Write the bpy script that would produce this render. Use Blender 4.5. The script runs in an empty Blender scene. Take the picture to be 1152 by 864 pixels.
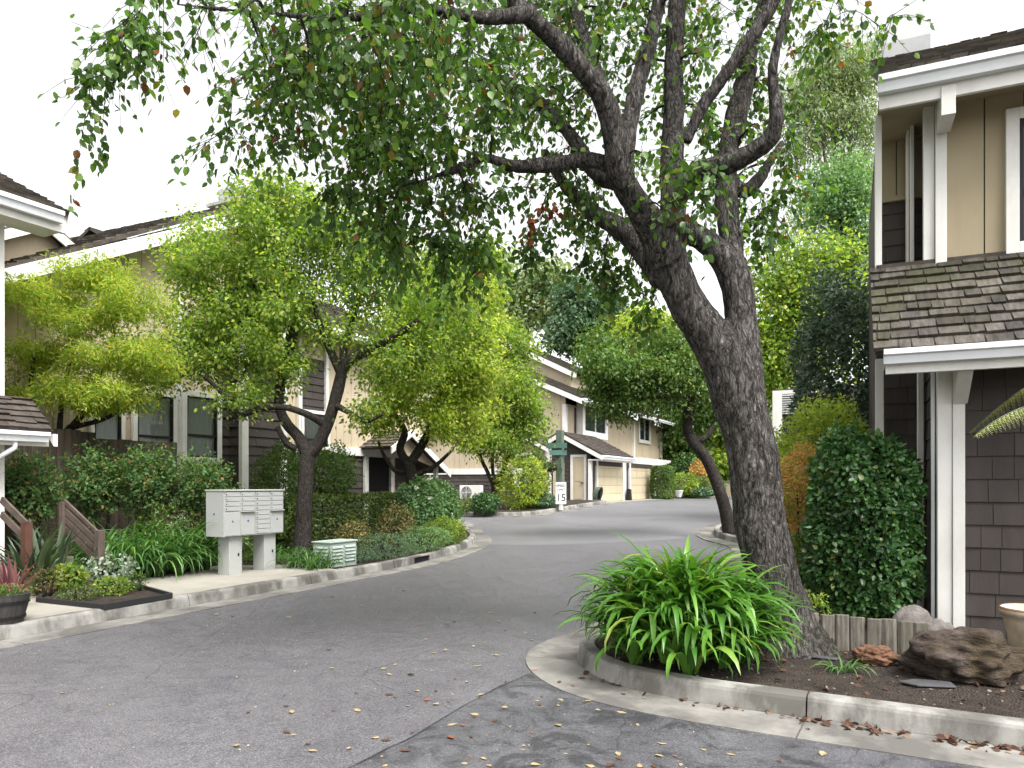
import bpy, math, random
import numpy as np
from mathutils import Vector, noise
from mathutils.geometry import delaunay_2d_cdt
random.seed(11); rng = np.random.default_rng(11)
SC = bpy.context.scene
C = SC.collection
PI = math.pi
# ---------------------------------------------------------------- site survey: Y runs along the lane, X across it, metres
YAW = math.radians(27.3); CY, SY = math.cos(YAW), math.sin(YAW); EYE = 1.6; F = 830.0; HZ = 545.0
def at(px, py, D):
    k = (px-576)/F
    return Vector((D*(CY*k-SY), D*(SY*k+CY), EYE+(HZ-py)/F*D))
def dX(px, X): return X/(CY*(px-576)/F-SY)
def dY(px, Y): return Y/(SY*(px-576)/F+CY)
def onX(px, py, X): return at(px, py, dX(px, X))
def onY(px, py, Y): return at(px, py, dY(px, Y))
def onZ(px, py, z=0.0): return at(px, py, (EYE-z)*F/(py-HZ))
def gz(x, y):
    t = min(1.0, max(0.0, (y-11)/23.0))
    return .7*t*t*(3-2*t)
def on_ground(px, py, dz=0.13):
    D = 20.0
    for _ in range(30):
        p = at(px, py, D)
        D = .5*D+.5*(EYE-gz(p.x, p.y)-dz)*F/(py-HZ)
    return at(px, py, D)

# ---------------------------------------------------------------- object helpers
ORG = {}
def tag(o, label=None, cat=None, group=None, kind=None):
    if label: o['label'] = label
    if cat: o['category'] = cat
    if group: o['group'] = group
    if kind: o['kind'] = kind
    return o
def thing(name, label, cat, loc, group=None):
    o = bpy.data.objects.new(name, None); C.objects.link(o)
    o.location = loc; o.empty_display_size = .2
    ORG[o.name] = Vector(loc)
    return tag(o, label, cat, group)
def link(name, me, mat, parent=None, origin=None, smooth=False):
    """links mesh me, whose vertices are still in world metres, as one object"""
    n = len(me.vertices)
    co = np.empty(n*3); me.vertices.foreach_get('co', co); co = co.reshape(-1, 3)
    if parent is not None:
        og = ORG[parent.name]
    else:
        og = Vector(origin) if origin is not None else Vector(((co[:, 0].min()+co[:, 0].max())/2, (co[:, 1].min()+co[:, 1].max())/2, co[:, 2].min()))
    me.vertices.foreach_set('co', (co-np.array(og)).ravel())
    if smooth: me.polygons.foreach_set('use_smooth', np.ones(len(me.polygons), bool))
    me.update()
    me.materials.append(mat)
    o = bpy.data.objects.new(name, me); C.objects.link(o)
    if parent is not None: o.parent = parent
    else: o.location = og
    ORG[o.name] = og
    return o
def np_mesh(name, V, Fc):
    V = np.asarray(V, float); Fc = np.asarray(Fc, np.int32); m, k = Fc.shape
    me = bpy.data.meshes.new(name)
    me.vertices.add(len(V)); me.vertices.foreach_set('co', V.ravel())
    me.loops.add(m*k); me.loops.foreach_set('vertex_index', Fc.ravel())
    me.polygons.add(m); me.polygons.foreach_set('loop_start', np.arange(0, m*k, k, dtype=np.int32))
    me.update(calc_edges=True)
    return me
class MB:
    def __init__(s): s.v = []; s.f = []
    def add(s, vs, fs):
        b = len(s.v); s.v += [tuple(v) for v in vs]; s.f += [tuple(b+i for i in q) for q in fs]; return s
    def box(s, x0, x1, y0, y1, z0, z1):
        if x0 > x1: x0, x1 = x1, x0
        if y0 > y1: y0, y1 = y1, y0
        if z0 > z1: z0, z1 = z1, z0
        return s.add([(x0,y0,z0),(x1,y0,z0),(x1,y1,z0),(x0,y1,z0),(x0,y0,z1),(x1,y0,z1),(x1,y1,z1),(x0,y1,z1)],
                     [(3,2,1,0),(4,5,6,7),(0,1,5,4),(1,2,6,5),(2,3,7,6),(3,0,4,7)])
    def prism(s, poly, vec):
        n = len(poly); vec = Vector(vec); P = [Vector(p) for p in poly]
        return s.add(P+[p+vec for p in P], [tuple(range(n-1, -1, -1)), tuple(range(n, 2*n))]+[(i, (i+1) % n, n+(i+1) % n, n+i) for i in range(n)])
    def beam(s, a, b, w, h, up=(0, 0, 1)):
        a, b = Vector(a), Vector(b); d = (b-a).normalized(); sd = d.cross(Vector(up)).normalized()*(w/2); u = sd.cross(d).normalized()*(h/2)
        return s.prism([a-sd-u, a+sd-u, a+sd+u, a-sd+u], b-a)
    def tube(s, pts, rad, n=8, cap=True, sq=1.0):
        pts = [Vector(p) for p in pts]; m = len(pts)
        if isinstance(rad, (int, float)): rad = [rad]*m
        t = (pts[1]-pts[0]).normalized(); a = t.orthogonal().normalized(); vs = []
        for i in range(m):
            t2 = (pts[min(i+1, m-1)]-pts[max(i-1, 0)]).normalized()
            a = (a-t2*a.dot(t2)).normalized(); b = t2.cross(a)
            for j in range(n):
                q = 2*PI*j/n; vs.append(pts[i]+(a*math.cos(q)+b*math.sin(q)*sq)*rad[i])
        fs = [(i*n+j, i*n+(j+1) % n, (i+1)*n+(j+1) % n, (i+1)*n+j) for i in range(m-1) for j in range(n)]
        if cap: fs += [tuple(range(n-1, -1, -1)), tuple((m-1)*n+j for j in range(n))]
        return s.add(vs, fs)
    def lathe(s, c, prof, n=20, cap=True):
        m = len(prof); c = Vector(c); vs = []
        for r, z in prof:
            for j in range(n):
                q = 2*PI*j/n; vs.append(c+Vector((r*math.cos(q), r*math.sin(q), z)))
        return s.add(vs, [(i*n+j, i*n+(j+1) % n, (i+1)*n+(j+1) % n, (i+1)*n+j) for i in range(m-1) for j in range(n)]+([tuple(range(n-1, -1, -1)), tuple((m-1)*n+j for j in range(n))] if cap else []))
    def build(s, name, mat, parent=None, smooth=False, bevel=0, label=None):
        me = bpy.data.meshes.new(name); me.from_pydata(s.v, [], s.f); me.update()
        o = link(name, me, mat, parent, None, smooth)
        if bevel:
            b = o.modifiers.new('edge', 'BEVEL'); b.width = bevel; b.segments = 2; b.limit_method = 'ANGLE'; b.angle_limit = .6
        if label: o['label'] = label
        return o
def courses(mb, O, U, S, N, width, height, exp, wr=(.12, .3), th=.015, jit=0., lim=None, gap=.003, over=1.2, skew=0.):
    """rows of wooden shingles: O origin, U along the row, S up the slope, N out of the surface"""
    O, U, S, N = Vector(O), Vector(U), Vector(S), Vector(N); h = 0.
    while h < height-.01:
        u0, u1 = lim(h) if lim else (0, width)
        u = u0-random.random()*wr[1]
        while u < u1:
            w = random.uniform(*wr); a = max(u, u0)+gap; b = min(u+w, u1)-gap; u += w
            if b-a < .012: continue
            h0 = h+random.uniform(-jit, jit); h1 = min(h+exp*over, height); t = th*random.uniform(.75, 1.25); sk = random.uniform(-skew, skew)
            p = lambda x, y, z: O+U*x+S*y+N*z
            mb.add([p(a,h0,0), p(b,h0+sk,0), p(b,h0+sk,t), p(a,h0,t), p(a,h1,.002), p(b,h1,.002)],
                   [(0,1,2,3), (3,2,5,4), (0,3,4), (1,5,2)])
        h += exp
    return mb
def boards(mb, O, U, N, width, z0, top, bw=.3, gap=.006, th=.02):
    O, U, N = Vector(O), Vector(U), Vector(N); n = max(1, round(width/bw)); w = width/n
    for i in range(n):
        a, b = i*w+gap, (i+1)*w-gap
        q = lambda u, z: Vector((O.x+U.x*u, O.y+U.y*u, z))
        mb.prism([q(a, z0), q(b, z0), q(b, top(b)), q(a, top(a))], N*th)
    return mb
def sheet(name, poly, dz, step, mat, kind='structure', bump=0., bsc=1.5, zfn=gz):
    """a walkable surface over outline poly, draped on the terrain"""
    P = [Vector(p[:2]) for p in poly]; B = []
    for i, p in enumerate(P):
        q = P[(i+1) % len(P)]; m = max(1, int((q-p).length/step))
        B += [p.lerp(q, j/m) for j in range(m)]
    nb = len(B); xs = [p.x for p in P]; ys = [p.y for p in P]; I = []
    def inside(x, y):
        c = False
        for i in range(len(P)):
            a, b = P[i], P[i-1]
            if (a.y > y) != (b.y > y) and x < (b.x-a.x)*(y-a.y)/(b.y-a.y)+a.x: c = not c
        return c
    y = min(ys)+step/2
    while y < max(ys):
        x = min(xs)+step/2
        while x < max(xs):
            if inside(x, y): I.append(Vector((x+random.uniform(-.1, .1)*step, y+random.uniform(-.1, .1)*step)))
            x += step
        y += step
    vs, es, fs = delaunay_2d_cdt(B+I, [(i, (i+1) % nb) for i in range(nb)], [], 1, 1e-5)[:3]
    V = [(v.x, v.y, zfn(v.x, v.y)+dz+(bump*noise.noise(Vector((v.x*bsc, v.y*bsc, 0))) if bump else 0)) for v in vs]
    me = bpy.data.meshes.new(name); me.from_pydata(V, [], [f for f in fs]); me.update()
    o = link(name, me, mat, None, (0, 0, 0), smooth=True)
    return tag(o, kind=kind)

# ---------------------------------------------------------------- materials
def srgb(r, g, b):
    f = lambda c: (c/255/12.92) if c/255 <= .04045 else ((c/255+.055)/1.055)**2.4
    return (f(r), f(g), f(b), 1)
def nodes(name):
    m = bpy.data.materials.new(name); m.use_nodes = True; nt = m.node_tree; nt.nodes.clear()
    out = nt.nodes.new('ShaderNodeOutputMaterial')
    def N(t, **kw):
        n = nt.nodes.new('ShaderNode'+t)
        for k, v in kw.items():
            if k in n.inputs: n.inputs[k].default_value = v
            else: setattr(n, k, v)
        return n
    L = lambda a, b: nt.links.new(a, b)
    return m, nt, out, N, L
def ramp(N, stops):
    r = N('ValToRGB'); e = r.color_ramp.elements
    while len(e) < len(stops): e.new(.5)
    for el, (p, c) in zip(e, stops): el.position = p; el.color = c if len(c) == 4 else (*c, 1)
    return r
def mk(name, c1, c2, scale=4, rough=.8, bump=.3, bscale=60, stretch=(1, 1, 1), spec=.3, dirt=None, dscale=1.2, damt=.5, island=0., metal=0., vor=0., bdist=.01, dhi=.7):
    m, nt, out, N, L = nodes(name)
    p = N('BsdfPrincipled', Roughness=rough, Metallic=metal); p.inputs['Specular IOR Level'].default_value = spec
    L(p.outputs[0], out.inputs[0])
    tc = N('TexCoord'); mp = N('Mapping', Scale=stretch); L(tc.outputs['Object'], mp.inputs[0])
    n1 = N('TexNoise', Scale=scale, Detail=8, Roughness=.6); L(mp.outputs[0], n1.inputs['Vector'])
    r1 = ramp(N, [(.33, c1), (.67, c2)]); L(n1.outputs['Fac'], r1.inputs[0]); col = r1.outputs[0]
    if island:
        g = N('NewGeometry'); mr = N('MapRange'); mr.inputs['To Min'].default_value = 1-island; mr.inputs['To Max'].default_value = 1+island
        L(g.outputs['Random Per Island'], mr.inputs['Value'])
        mx = N('MixRGB', blend_type='MULTIPLY', Fac=1); L(col, mx.inputs[1]); L(mr.outputs[0], mx.inputs[2]); col = mx.outputs[0]
    if dirt:
        n2 = N('TexNoise', Scale=dscale, Detail=6, Roughness=.65); mp2 = N('Mapping', Scale=(1, 1, .4)); L(tc.outputs['Object'], mp2.inputs[0]); L(mp2.outputs[0], n2.inputs['Vector'])
        r2 = ramp(N, [(.45, (0, 0, 0)), (dhi, (damt, damt, damt))]); L(n2.outputs['Fac'], r2.inputs[0])
        mx = N('MixRGB'); L(r2.outputs[0], mx.inputs[0]); L(col, mx.inputs[1]); mx.inputs[2].default_value = dirt; col = mx.outputs[0]
    L(col, p.inputs['Base Color'])
    if bump:
        n3 = N('TexNoise', Scale=bscale, Detail=6, Roughness=.65); L(mp.outputs[0], n3.inputs['Vector']); hgt = n3.outputs['Fac']
        if vor:
            v = N('TexVoronoi', Scale=vor); L(mp.outputs[0], v.inputs['Vector'])
            ad = N('Math', operation='ADD'); L(hgt, ad.inputs[0]); L(v.outputs['Distance'], ad.inputs[1]); hgt = ad.outputs[0]
        b = N('Bump', Strength=bump, Distance=bdist); L(hgt, b.inputs['Height']); L(b.outputs[0], p.inputs['Normal'])
    return m
def mkleaf(name, stops, trans=.4, rough=.45, spec=.4, tint=(1.25, 1.35, .55), clump=1.2, camt=.35):
    m, nt, out, N, L = nodes(name)
    g = N('NewGeometry'); r = ramp(N, stops); L(g.outputs['Random Per Island'], r.inputs[0])
    tc = N('TexCoord'); n = N('TexNoise', Scale=clump, Detail=3); L(tc.outputs['Object'], n.inputs['Vector'])
    mr = N('MapRange'); mr.inputs['From Min'].default_value = .3; mr.inputs['From Max'].default_value = .7; mr.inputs['To Min'].default_value = 1-camt; mr.inputs['To Max'].default_value = 1+camt
    L(n.outputs['Fac'], mr.inputs['Value'])
    mx = N('MixRGB', blend_type='MULTIPLY', Fac=1); L(r.outputs[0], mx.inputs[1]); L(mr.outputs[0], mx.inputs[2])
    p = N('BsdfPrincipled', Roughness=rough); p.inputs['Specular IOR Level'].default_value = spec; L(mx.outputs[0], p.inputs['Base Color'])
    t = N('BsdfTranslucent'); tm = N('MixRGB', blend_type='MULTIPLY', Fac=1); L(mx.outputs[0], tm.inputs[1]); tm.inputs[2].default_value = (*tint, 1); L(tm.outputs[0], t.inputs[0])
    s = N('MixShader', Fac=trans); L(p.outputs[0], s.inputs[1]); L(t.outputs[0], s.inputs[2]); L(s.outputs[0], out.inputs[0])
    return m
def mk_asphalt(name, dark, light, spk, patch, rough=.62, wet=.74):
    m, nt, out, N, L = nodes(name)
    p = N('BsdfPrincipled', Roughness=rough); p.inputs['Specular IOR Level'].default_value = .55; L(p.outputs[0], out.inputs[0])
    tc = N('TexCoord'); O = tc.outputs['Object']
    big = N('TexNoise', Scale=.35, Detail=7, Roughness=.62, Distortion=.6); L(O, big.inputs['Vector'])
    r = ramp(N, [(.34, dark), (.66, light)]); L(big.outputs['Fac'], r.inputs[0])
    mid = N('TexNoise', Scale=2.6, Detail=8, Roughness=.7, Distortion=1.5); L(O, mid.inputs['Vector'])
    rm = ramp(N, [(.40, (wet, wet, wet*1.03)), (.49, (1, 1, 1)), (.66, (1.0+patch, 1.0+patch, 1.0+patch))]); L(mid.outputs['Fac'], rm.inputs[0])
    m1 = N('MixRGB', blend_type='MULTIPLY', Fac=1); L(r.outputs[0], m1.inputs[1]); L(rm.outputs[0], m1.inputs[2])
    v = N('TexVoronoi', Scale=165); L(O, v.inputs['Vector'])
    rs = ramp(N, [(0, (1-spk, 1-spk, 1-spk)), (.5, (1, 1, 1)), (.9, (1+spk, 1+spk*.95, 1+spk*.9)), (1, (1+2.4*spk, 1+2.3*spk, 1+2.1*spk))])
    sep = N('SeparateColor'); L(v.outputs['Color'], sep.inputs[0]); L(sep.outputs[0], rs.inputs[0])
    m2 = N('MixRGB', blend_type='MULTIPLY', Fac=1); L(m1.outputs[0], m2.inputs[1]); L(rs.outputs[0], m2.inputs[2])
    # hairline cracks in the old surface
    vc = N('TexVoronoi', Scale=.42, feature='DISTANCE_TO_EDGE'); dn = N('TexNoise', Scale=3.5, Detail=5); L(O, dn.inputs['Vector'])
    av = N('MixRGB', Fac=.13); L(O, av.inputs[1]); L(dn.outputs['Color'], av.inputs[2]); L(av.outputs[0], vc.inputs['Vector'])
    rc = ramp(N, [(0, (.45, .45, .45)), (.004, (1, 1, 1))]); L(vc.outputs['Distance'], rc.inputs[0])
    m3 = N('MixRGB', blend_type='MULTIPLY', Fac=.7); L(m2.outputs[0], m3.inputs[1]); L(rc.outputs[0], m3.inputs[2])
    L(m3.outputs[0], p.inputs['Base Color'])
    mr = N('MapRange'); mr.inputs['To Min'].default_value = rough-.14; mr.inputs['To Max'].default_value = rough+.2; L(mid.outputs['Fac'], mr.inputs['Value']); L(mr.outputs[0], p.inputs['Roughness'])
    v2 = N('TexVoronoi', Scale=75); L(O, v2.inputs['Vector'])
    b = N('Bump', Strength=.55, Distance=.006); L(v2.outputs['Distance'], b.inputs['Height']); L(b.outputs[0], p.inputs['Normal'])
    return m
def mk_bark(name, dark, light, sx, sz, bump=1., dist=.03, moss=None):
    m, nt, out, N, L = nodes(name)
    p = N('BsdfPrincipled', Roughness=.92); p.inputs['Specular IOR Level'].default_value = .15; L(p.outputs[0], out.inputs[0])
    tc = N('TexCoord'); dn = N('TexNoise', Scale=5, Detail=5); L(tc.outputs['Object'], dn.inputs['Vector'])
    mxv = N('MixRGB', Fac=.09); L(tc.outputs['Object'], mxv.inputs[1]); L(dn.outputs['Color'], mxv.inputs[2])
    mp = N('Mapping', Scale=(sx, sx, sz)); L(mxv.outputs[0], mp.inputs[0])
    v = N('TexVoronoi', Scale=1, feature='DISTANCE_TO_EDGE'); L(mp.outputs[0], v.inputs['Vector'])
    n = N('TexNoise', Scale=1.1, Detail=10, Roughness=.72, Distortion=.9); L(mp.outputs[0], n.inputs['Vector'])
    rn = ramp(N, [(.40, (0, 0, 0)), (.60, (1, 1, 1))]); L(n.outputs['Fac'], rn.inputs[0])
    rv = ramp(N, [(0, (.35, .35, .35)), (.16, (1, 1, 1))]); L(v.outputs['Distance'], rv.inputs[0])
    mu = N('Math', operation='MULTIPLY'); L(rv.outputs[0], mu.inputs[0]); L(rn.outputs[0], mu.inputs[1])
    rc = ramp(N, [(.0, dark), (.8, light)]); L(mu.outputs[0], rc.inputs[0]); col = rc.outputs[0]
    big = N('TexNoise', Scale=1.7, Detail=5); L(tc.outputs['Object'], big.inputs['Vector'])
    rb = ramp(N, [(.35, (.75, .73, .72)), (.65, (1.15, 1.15, 1.15))]); L(big.outputs['Fac'], rb.inputs[0])
    mm = N('MixRGB', blend_type='MULTIPLY', Fac=1); L(col, mm.inputs[1]); L(rb.outputs[0], mm.inputs[2]); col = mm.outputs[0]
    if moss:
        g = N('NewGeometry'); sp = N('SeparateXYZ'); L(g.outputs['Normal'], sp.inputs[0])
        ad = N('Math', operation='MULTIPLY'); L(sp.outputs['Z'], ad.inputs[0]); L(big.outputs['Fac'], ad.inputs[1])
        ro = ramp(N, [(.22, (0, 0, 0)), (.42, (.7, .7, .7))]); L(ad.outputs[0], ro.inputs[0])
        mo = N('MixRGB'); L(ro.outputs[0], mo.inputs[0]); L(col, mo.inputs[1]); mo.inputs[2].default_value = moss; col = mo.outputs[0]
    L(col, p.inputs['Base Color'])
    b = N('Bump', Strength=bump, Distance=dist); L(mu.outputs[0], b.inputs['Height']); L(b.outputs[0], p.inputs['Normal'])
    return m
def mk_glass(name, tint, clear):
    m, nt, out, N, L = nodes(name)
    g = N('BsdfGlossy', Roughness=.02); g.inputs[0].default_value = (.9, .92, .95, 1)
    if clear: d = N('BsdfTransparent'); d.inputs[0].default_value = tint
    else: d = N('BsdfDiffuse'); d.inputs[0].default_value = tint
    fr = N('Fresnel', IOR=1.5); s = N('MixShader'); L(fr.outputs[0], s.inputs[0]); L(d.outputs[0], s.inputs[1]); L(g.outputs[0], s.inputs[2]); L(s.outputs[0], out.inputs[0])
    return m
def flat(name, c, rough=.6, spec=.3): return mk(name, c, tuple(x*.9 for x in c[:3])+(1,), rough=rough, spec=spec, bump=.05)

M = dict(
 tan=mk('tan_siding', (.35,.295,.195,1), (.39,.33,.22,1), 3, .75, .25, 90, (1,1,.15), dirt=(.26,.2,.125,1), dscale=.9, damt=.45),
 sand=mk('sand_siding', (.47,.395,.285,1), (.52,.44,.32,1), 3, .78, .25, 90, (1,1,.15), dirt=(.33,.27,.18,1), dscale=.9, damt=.4),
 redpost=mk('red_brown_post', (.07,.03,.022,1), (.11,.05,.035,1), 5, .8, .3, 40),
 pale=mk('pale_tan_siding', (.52,.43,.31,1), (.58,.49,.355,1), 3, .8, .2, 90, (1,1,.15), dirt=(.33,.265,.18,1), damt=.4),
 brown=mk('brown_shingle_paint', (.048,.040,.037,1), (.064,.053,.049,1), 5, .75, .35, 70, (1,1,.25), island=.16, dirt=(.085,.072,.066,1), dscale=.7, damt=.35),
 white=mk('white_trim_paint', (.70,.69,.65,1), (.78,.77,.74,1), 2, .55, .12, 60, dirt=(.47,.45,.40,1), dscale=2.2, damt=.45),
 gutter=mk('gutter_enamel', (.68,.71,.73,1), (.74,.76,.78,1), 1.5, .4, .05, 20, dirt=(.5,.5,.48,1), dscale=1.5, damt=.4),
 shake=mk('weathered_shakes', (.040,.035,.030,1), (.115,.102,.090,1), 7, .9, .9, 45, (3,.6,.6), island=.5, dirt=(.06,.064,.022,1), dscale=1.6, damt=.8, bdist=.02),
 roof=mk('dark_shake_roof', (.045,.038,.033,1), (.115,.098,.085,1), 4, .9, .8, 30, island=.32, dirt=(.075,.08,.035,1), dscale=.8, damt=.4),
 roofdark=mk('brown_composition_roof', (.040,.032,.028,1), (.085,.07,.06,1), 5, .9, .6, 40, island=.25),
 concrete=mk('kerb_concrete', (.19,.185,.172,1), (.31,.30,.28,1), 4, .88, .35, 140, dirt=(.085,.08,.07,1), dscale=1.9, damt=.85, dhi=.58),
 gutterpan=mk('gutter_concrete', (.15,.142,.13,1), (.25,.24,.22,1), 3.5, .85, .3, 140, dirt=(.085,.08,.075,1), dscale=1.4, damt=.85, dhi=.62),
 patio=mk('patio_concrete', (.25,.235,.205,1), (.32,.30,.265,1), 2, .85, .3, 100, dirt=(.30,.27,.22,1), dscale=.9, damt=.5),
 soil=mk('bark_mulch_soil', (.022,.016,.013,1), (.062,.046,.036,1), 14, .95, 1., 55, vor=60, dirt=(.085,.068,.055,1), dscale=2.2, damt=.5, bdist=.03),
 earth=mk('earth', (.07,.06,.04,1), (.11,.1,.06,1), .5, .95, .5, 5),
 sheenasphalt=mk_asphalt('pale_sheen_asphalt', (.108,.106,.115,1), (.150,.147,.157,1), .3, .12, .48, .86),  # paler asphalt, with the sky's sheen on the far lane put into its colour
 asphalt=mk_asphalt('lane_asphalt', (.080,.077,.086,1), (.104,.101,.111,1), .5, .07, .5, .86),
 patch=mk_asphalt('driveway_asphalt', (.046,.046,.053,1), (.092,.091,.101,1), .35, .34, .44, .5),
 tar=flat('crack_sealer', (.032,.032,.035,1), .6),
 bark=mk_bark('furrowed_bark', (.016,.014,.013,1), (.255,.235,.22,1), 30, 7.5, 1., .05, (.05,.05,.022,1)),
 bark2=mk_bark('dark_bark', (.016,.014,.013,1), (.092,.080,.072,1), 40, 14, .9, .02, (.045,.05,.02,1)),
 barkpale=mk_bark('pale_bark', (.08,.065,.05,1), (.24,.205,.17,1), 12, 4, .6, .03),
 mailgrey=mk('mailbox_paint', (.34,.35,.34,1), (.38,.39,.375,1), 1.5, .5, .06, 50, dirt=(.36,.36,.34,1), damt=.3),
 padgreen=mk('pedestal_paint', (.30,.36,.32,1), (.35,.41,.37,1), 2, .6, .05, 40, dirt=(.33,.36,.31,1), damt=.4),
 black=flat('black_metal', (.012,.012,.013,1), .5),
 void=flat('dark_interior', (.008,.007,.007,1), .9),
 steel=mk('steel', (.35,.35,.36,1), (.45,.45,.45,1), 9, .35, .05, metal=.9),
 bluepaint=flat('blue_sticker', (.03,.06,.35,1), .5),
 fence=mk('weathered_fence_wood', (.045,.034,.027,1), (.10,.076,.06,1), 3, .9, .5, 40, (8,8,.6), island=.25),
 rail=mk('redwood_rail', (.065,.048,.040,1), (.115,.088,.074,1), 5, .85, .4, 60, (1,1,1)),
 log=mk('grey_log', (.11,.098,.082,1), (.22,.20,.17,1), 6, .9, .7, 50, (6,6,1), island=.2, dirt=(.07,.075,.035,1), dscale=3, damt=.6),
 lava=mk('mossy_lava_rock', (.028,.020,.016,1), (.115,.088,.075,1), 9, .85, 1., 22, (1,1,2.2), dirt=(.060,.042,.014,1), dscale=3.4, damt=.9, bdist=.05),
 redrock=mk('rusty_rock', (.10,.05,.03,1), (.19,.10,.06,1), 8, .9, .9, 30, bdist=.03),
 greyrock=mk('grey_boulder', (.11,.095,.09,1), (.20,.175,.165,1), 11, .9, .8, 35, bdist=.02),
 slate=mk('slate', (.045,.045,.05,1), (.075,.075,.082,1), 5, .7, .3, 40),
 terra=mk('aged_pot', (.42,.33,.25,1), (.55,.46,.36,1), 5, .85, .4, 50, dirt=(.17,.15,.05,1), dscale=3, damt=.8),
 terrarim=mk('terracotta_rim', (.17,.09,.055,1), (.25,.145,.09,1), 5, .85, .3, 50),
 garage=mk('garage_door_paint', (.57,.49,.34,1), (.61,.53,.37,1), 1, .6, .08, 40, dirt=(.38,.29,.16,1), damt=.3),
 glass=mk_glass('window_glass', (.95,.97,.97,1), True),
 darkglass=mk_glass('dark_window_glass', (.022,.027,.035,1), False),
 curtain=mk('white_curtain', (.72,.75,.76,1), (.80,.82,.83,1), 2, .9, .1, 60),
 greenpost=mk('green_post_paint', (.06,.09,.065,1), (.14,.175,.14,1), 4, .8, .4, 40, (4,4,.5)),
 signgreen=flat('street_sign_green', (.07,.14,.115,1), .45),
 signwhite=flat('sign_white', (.78,.79,.80,1), .4),
 ink=flat('sign_black', (.012,.012,.014,1), .5),
 unit=mk('ac_enamel', (.66,.66,.63,1), (.72,.72,.69,1), 2, .45, .04, 30),
 barrel=mk('dark_barrel', (.035,.033,.032,1), (.065,.06,.056,1), 5, .75, .4, 40, (6,6,1)),
 brick=mk('brick', (.26,.15,.10,1), (.34,.21,.15,1), 8, .9, .5, 60, island=.2),
 edging=flat('black_edging', (.022,.022,.024,1), .7),
 chim=mk('chimney_cap_metal', (.30,.305,.31,1), (.37,.375,.38,1), 2, .5, .05, 20, dirt=(.5,.49,.46,1)),
 wallblock=mk('tan_block_wall', (.33,.27,.19,1), (.40,.33,.24,1), 3, .9, .4, 30),
)
G = lambda *a: [(i/(len(a)-1) if len(a) > 1 else 0, c) for i, c in enumerate(a)]
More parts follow.
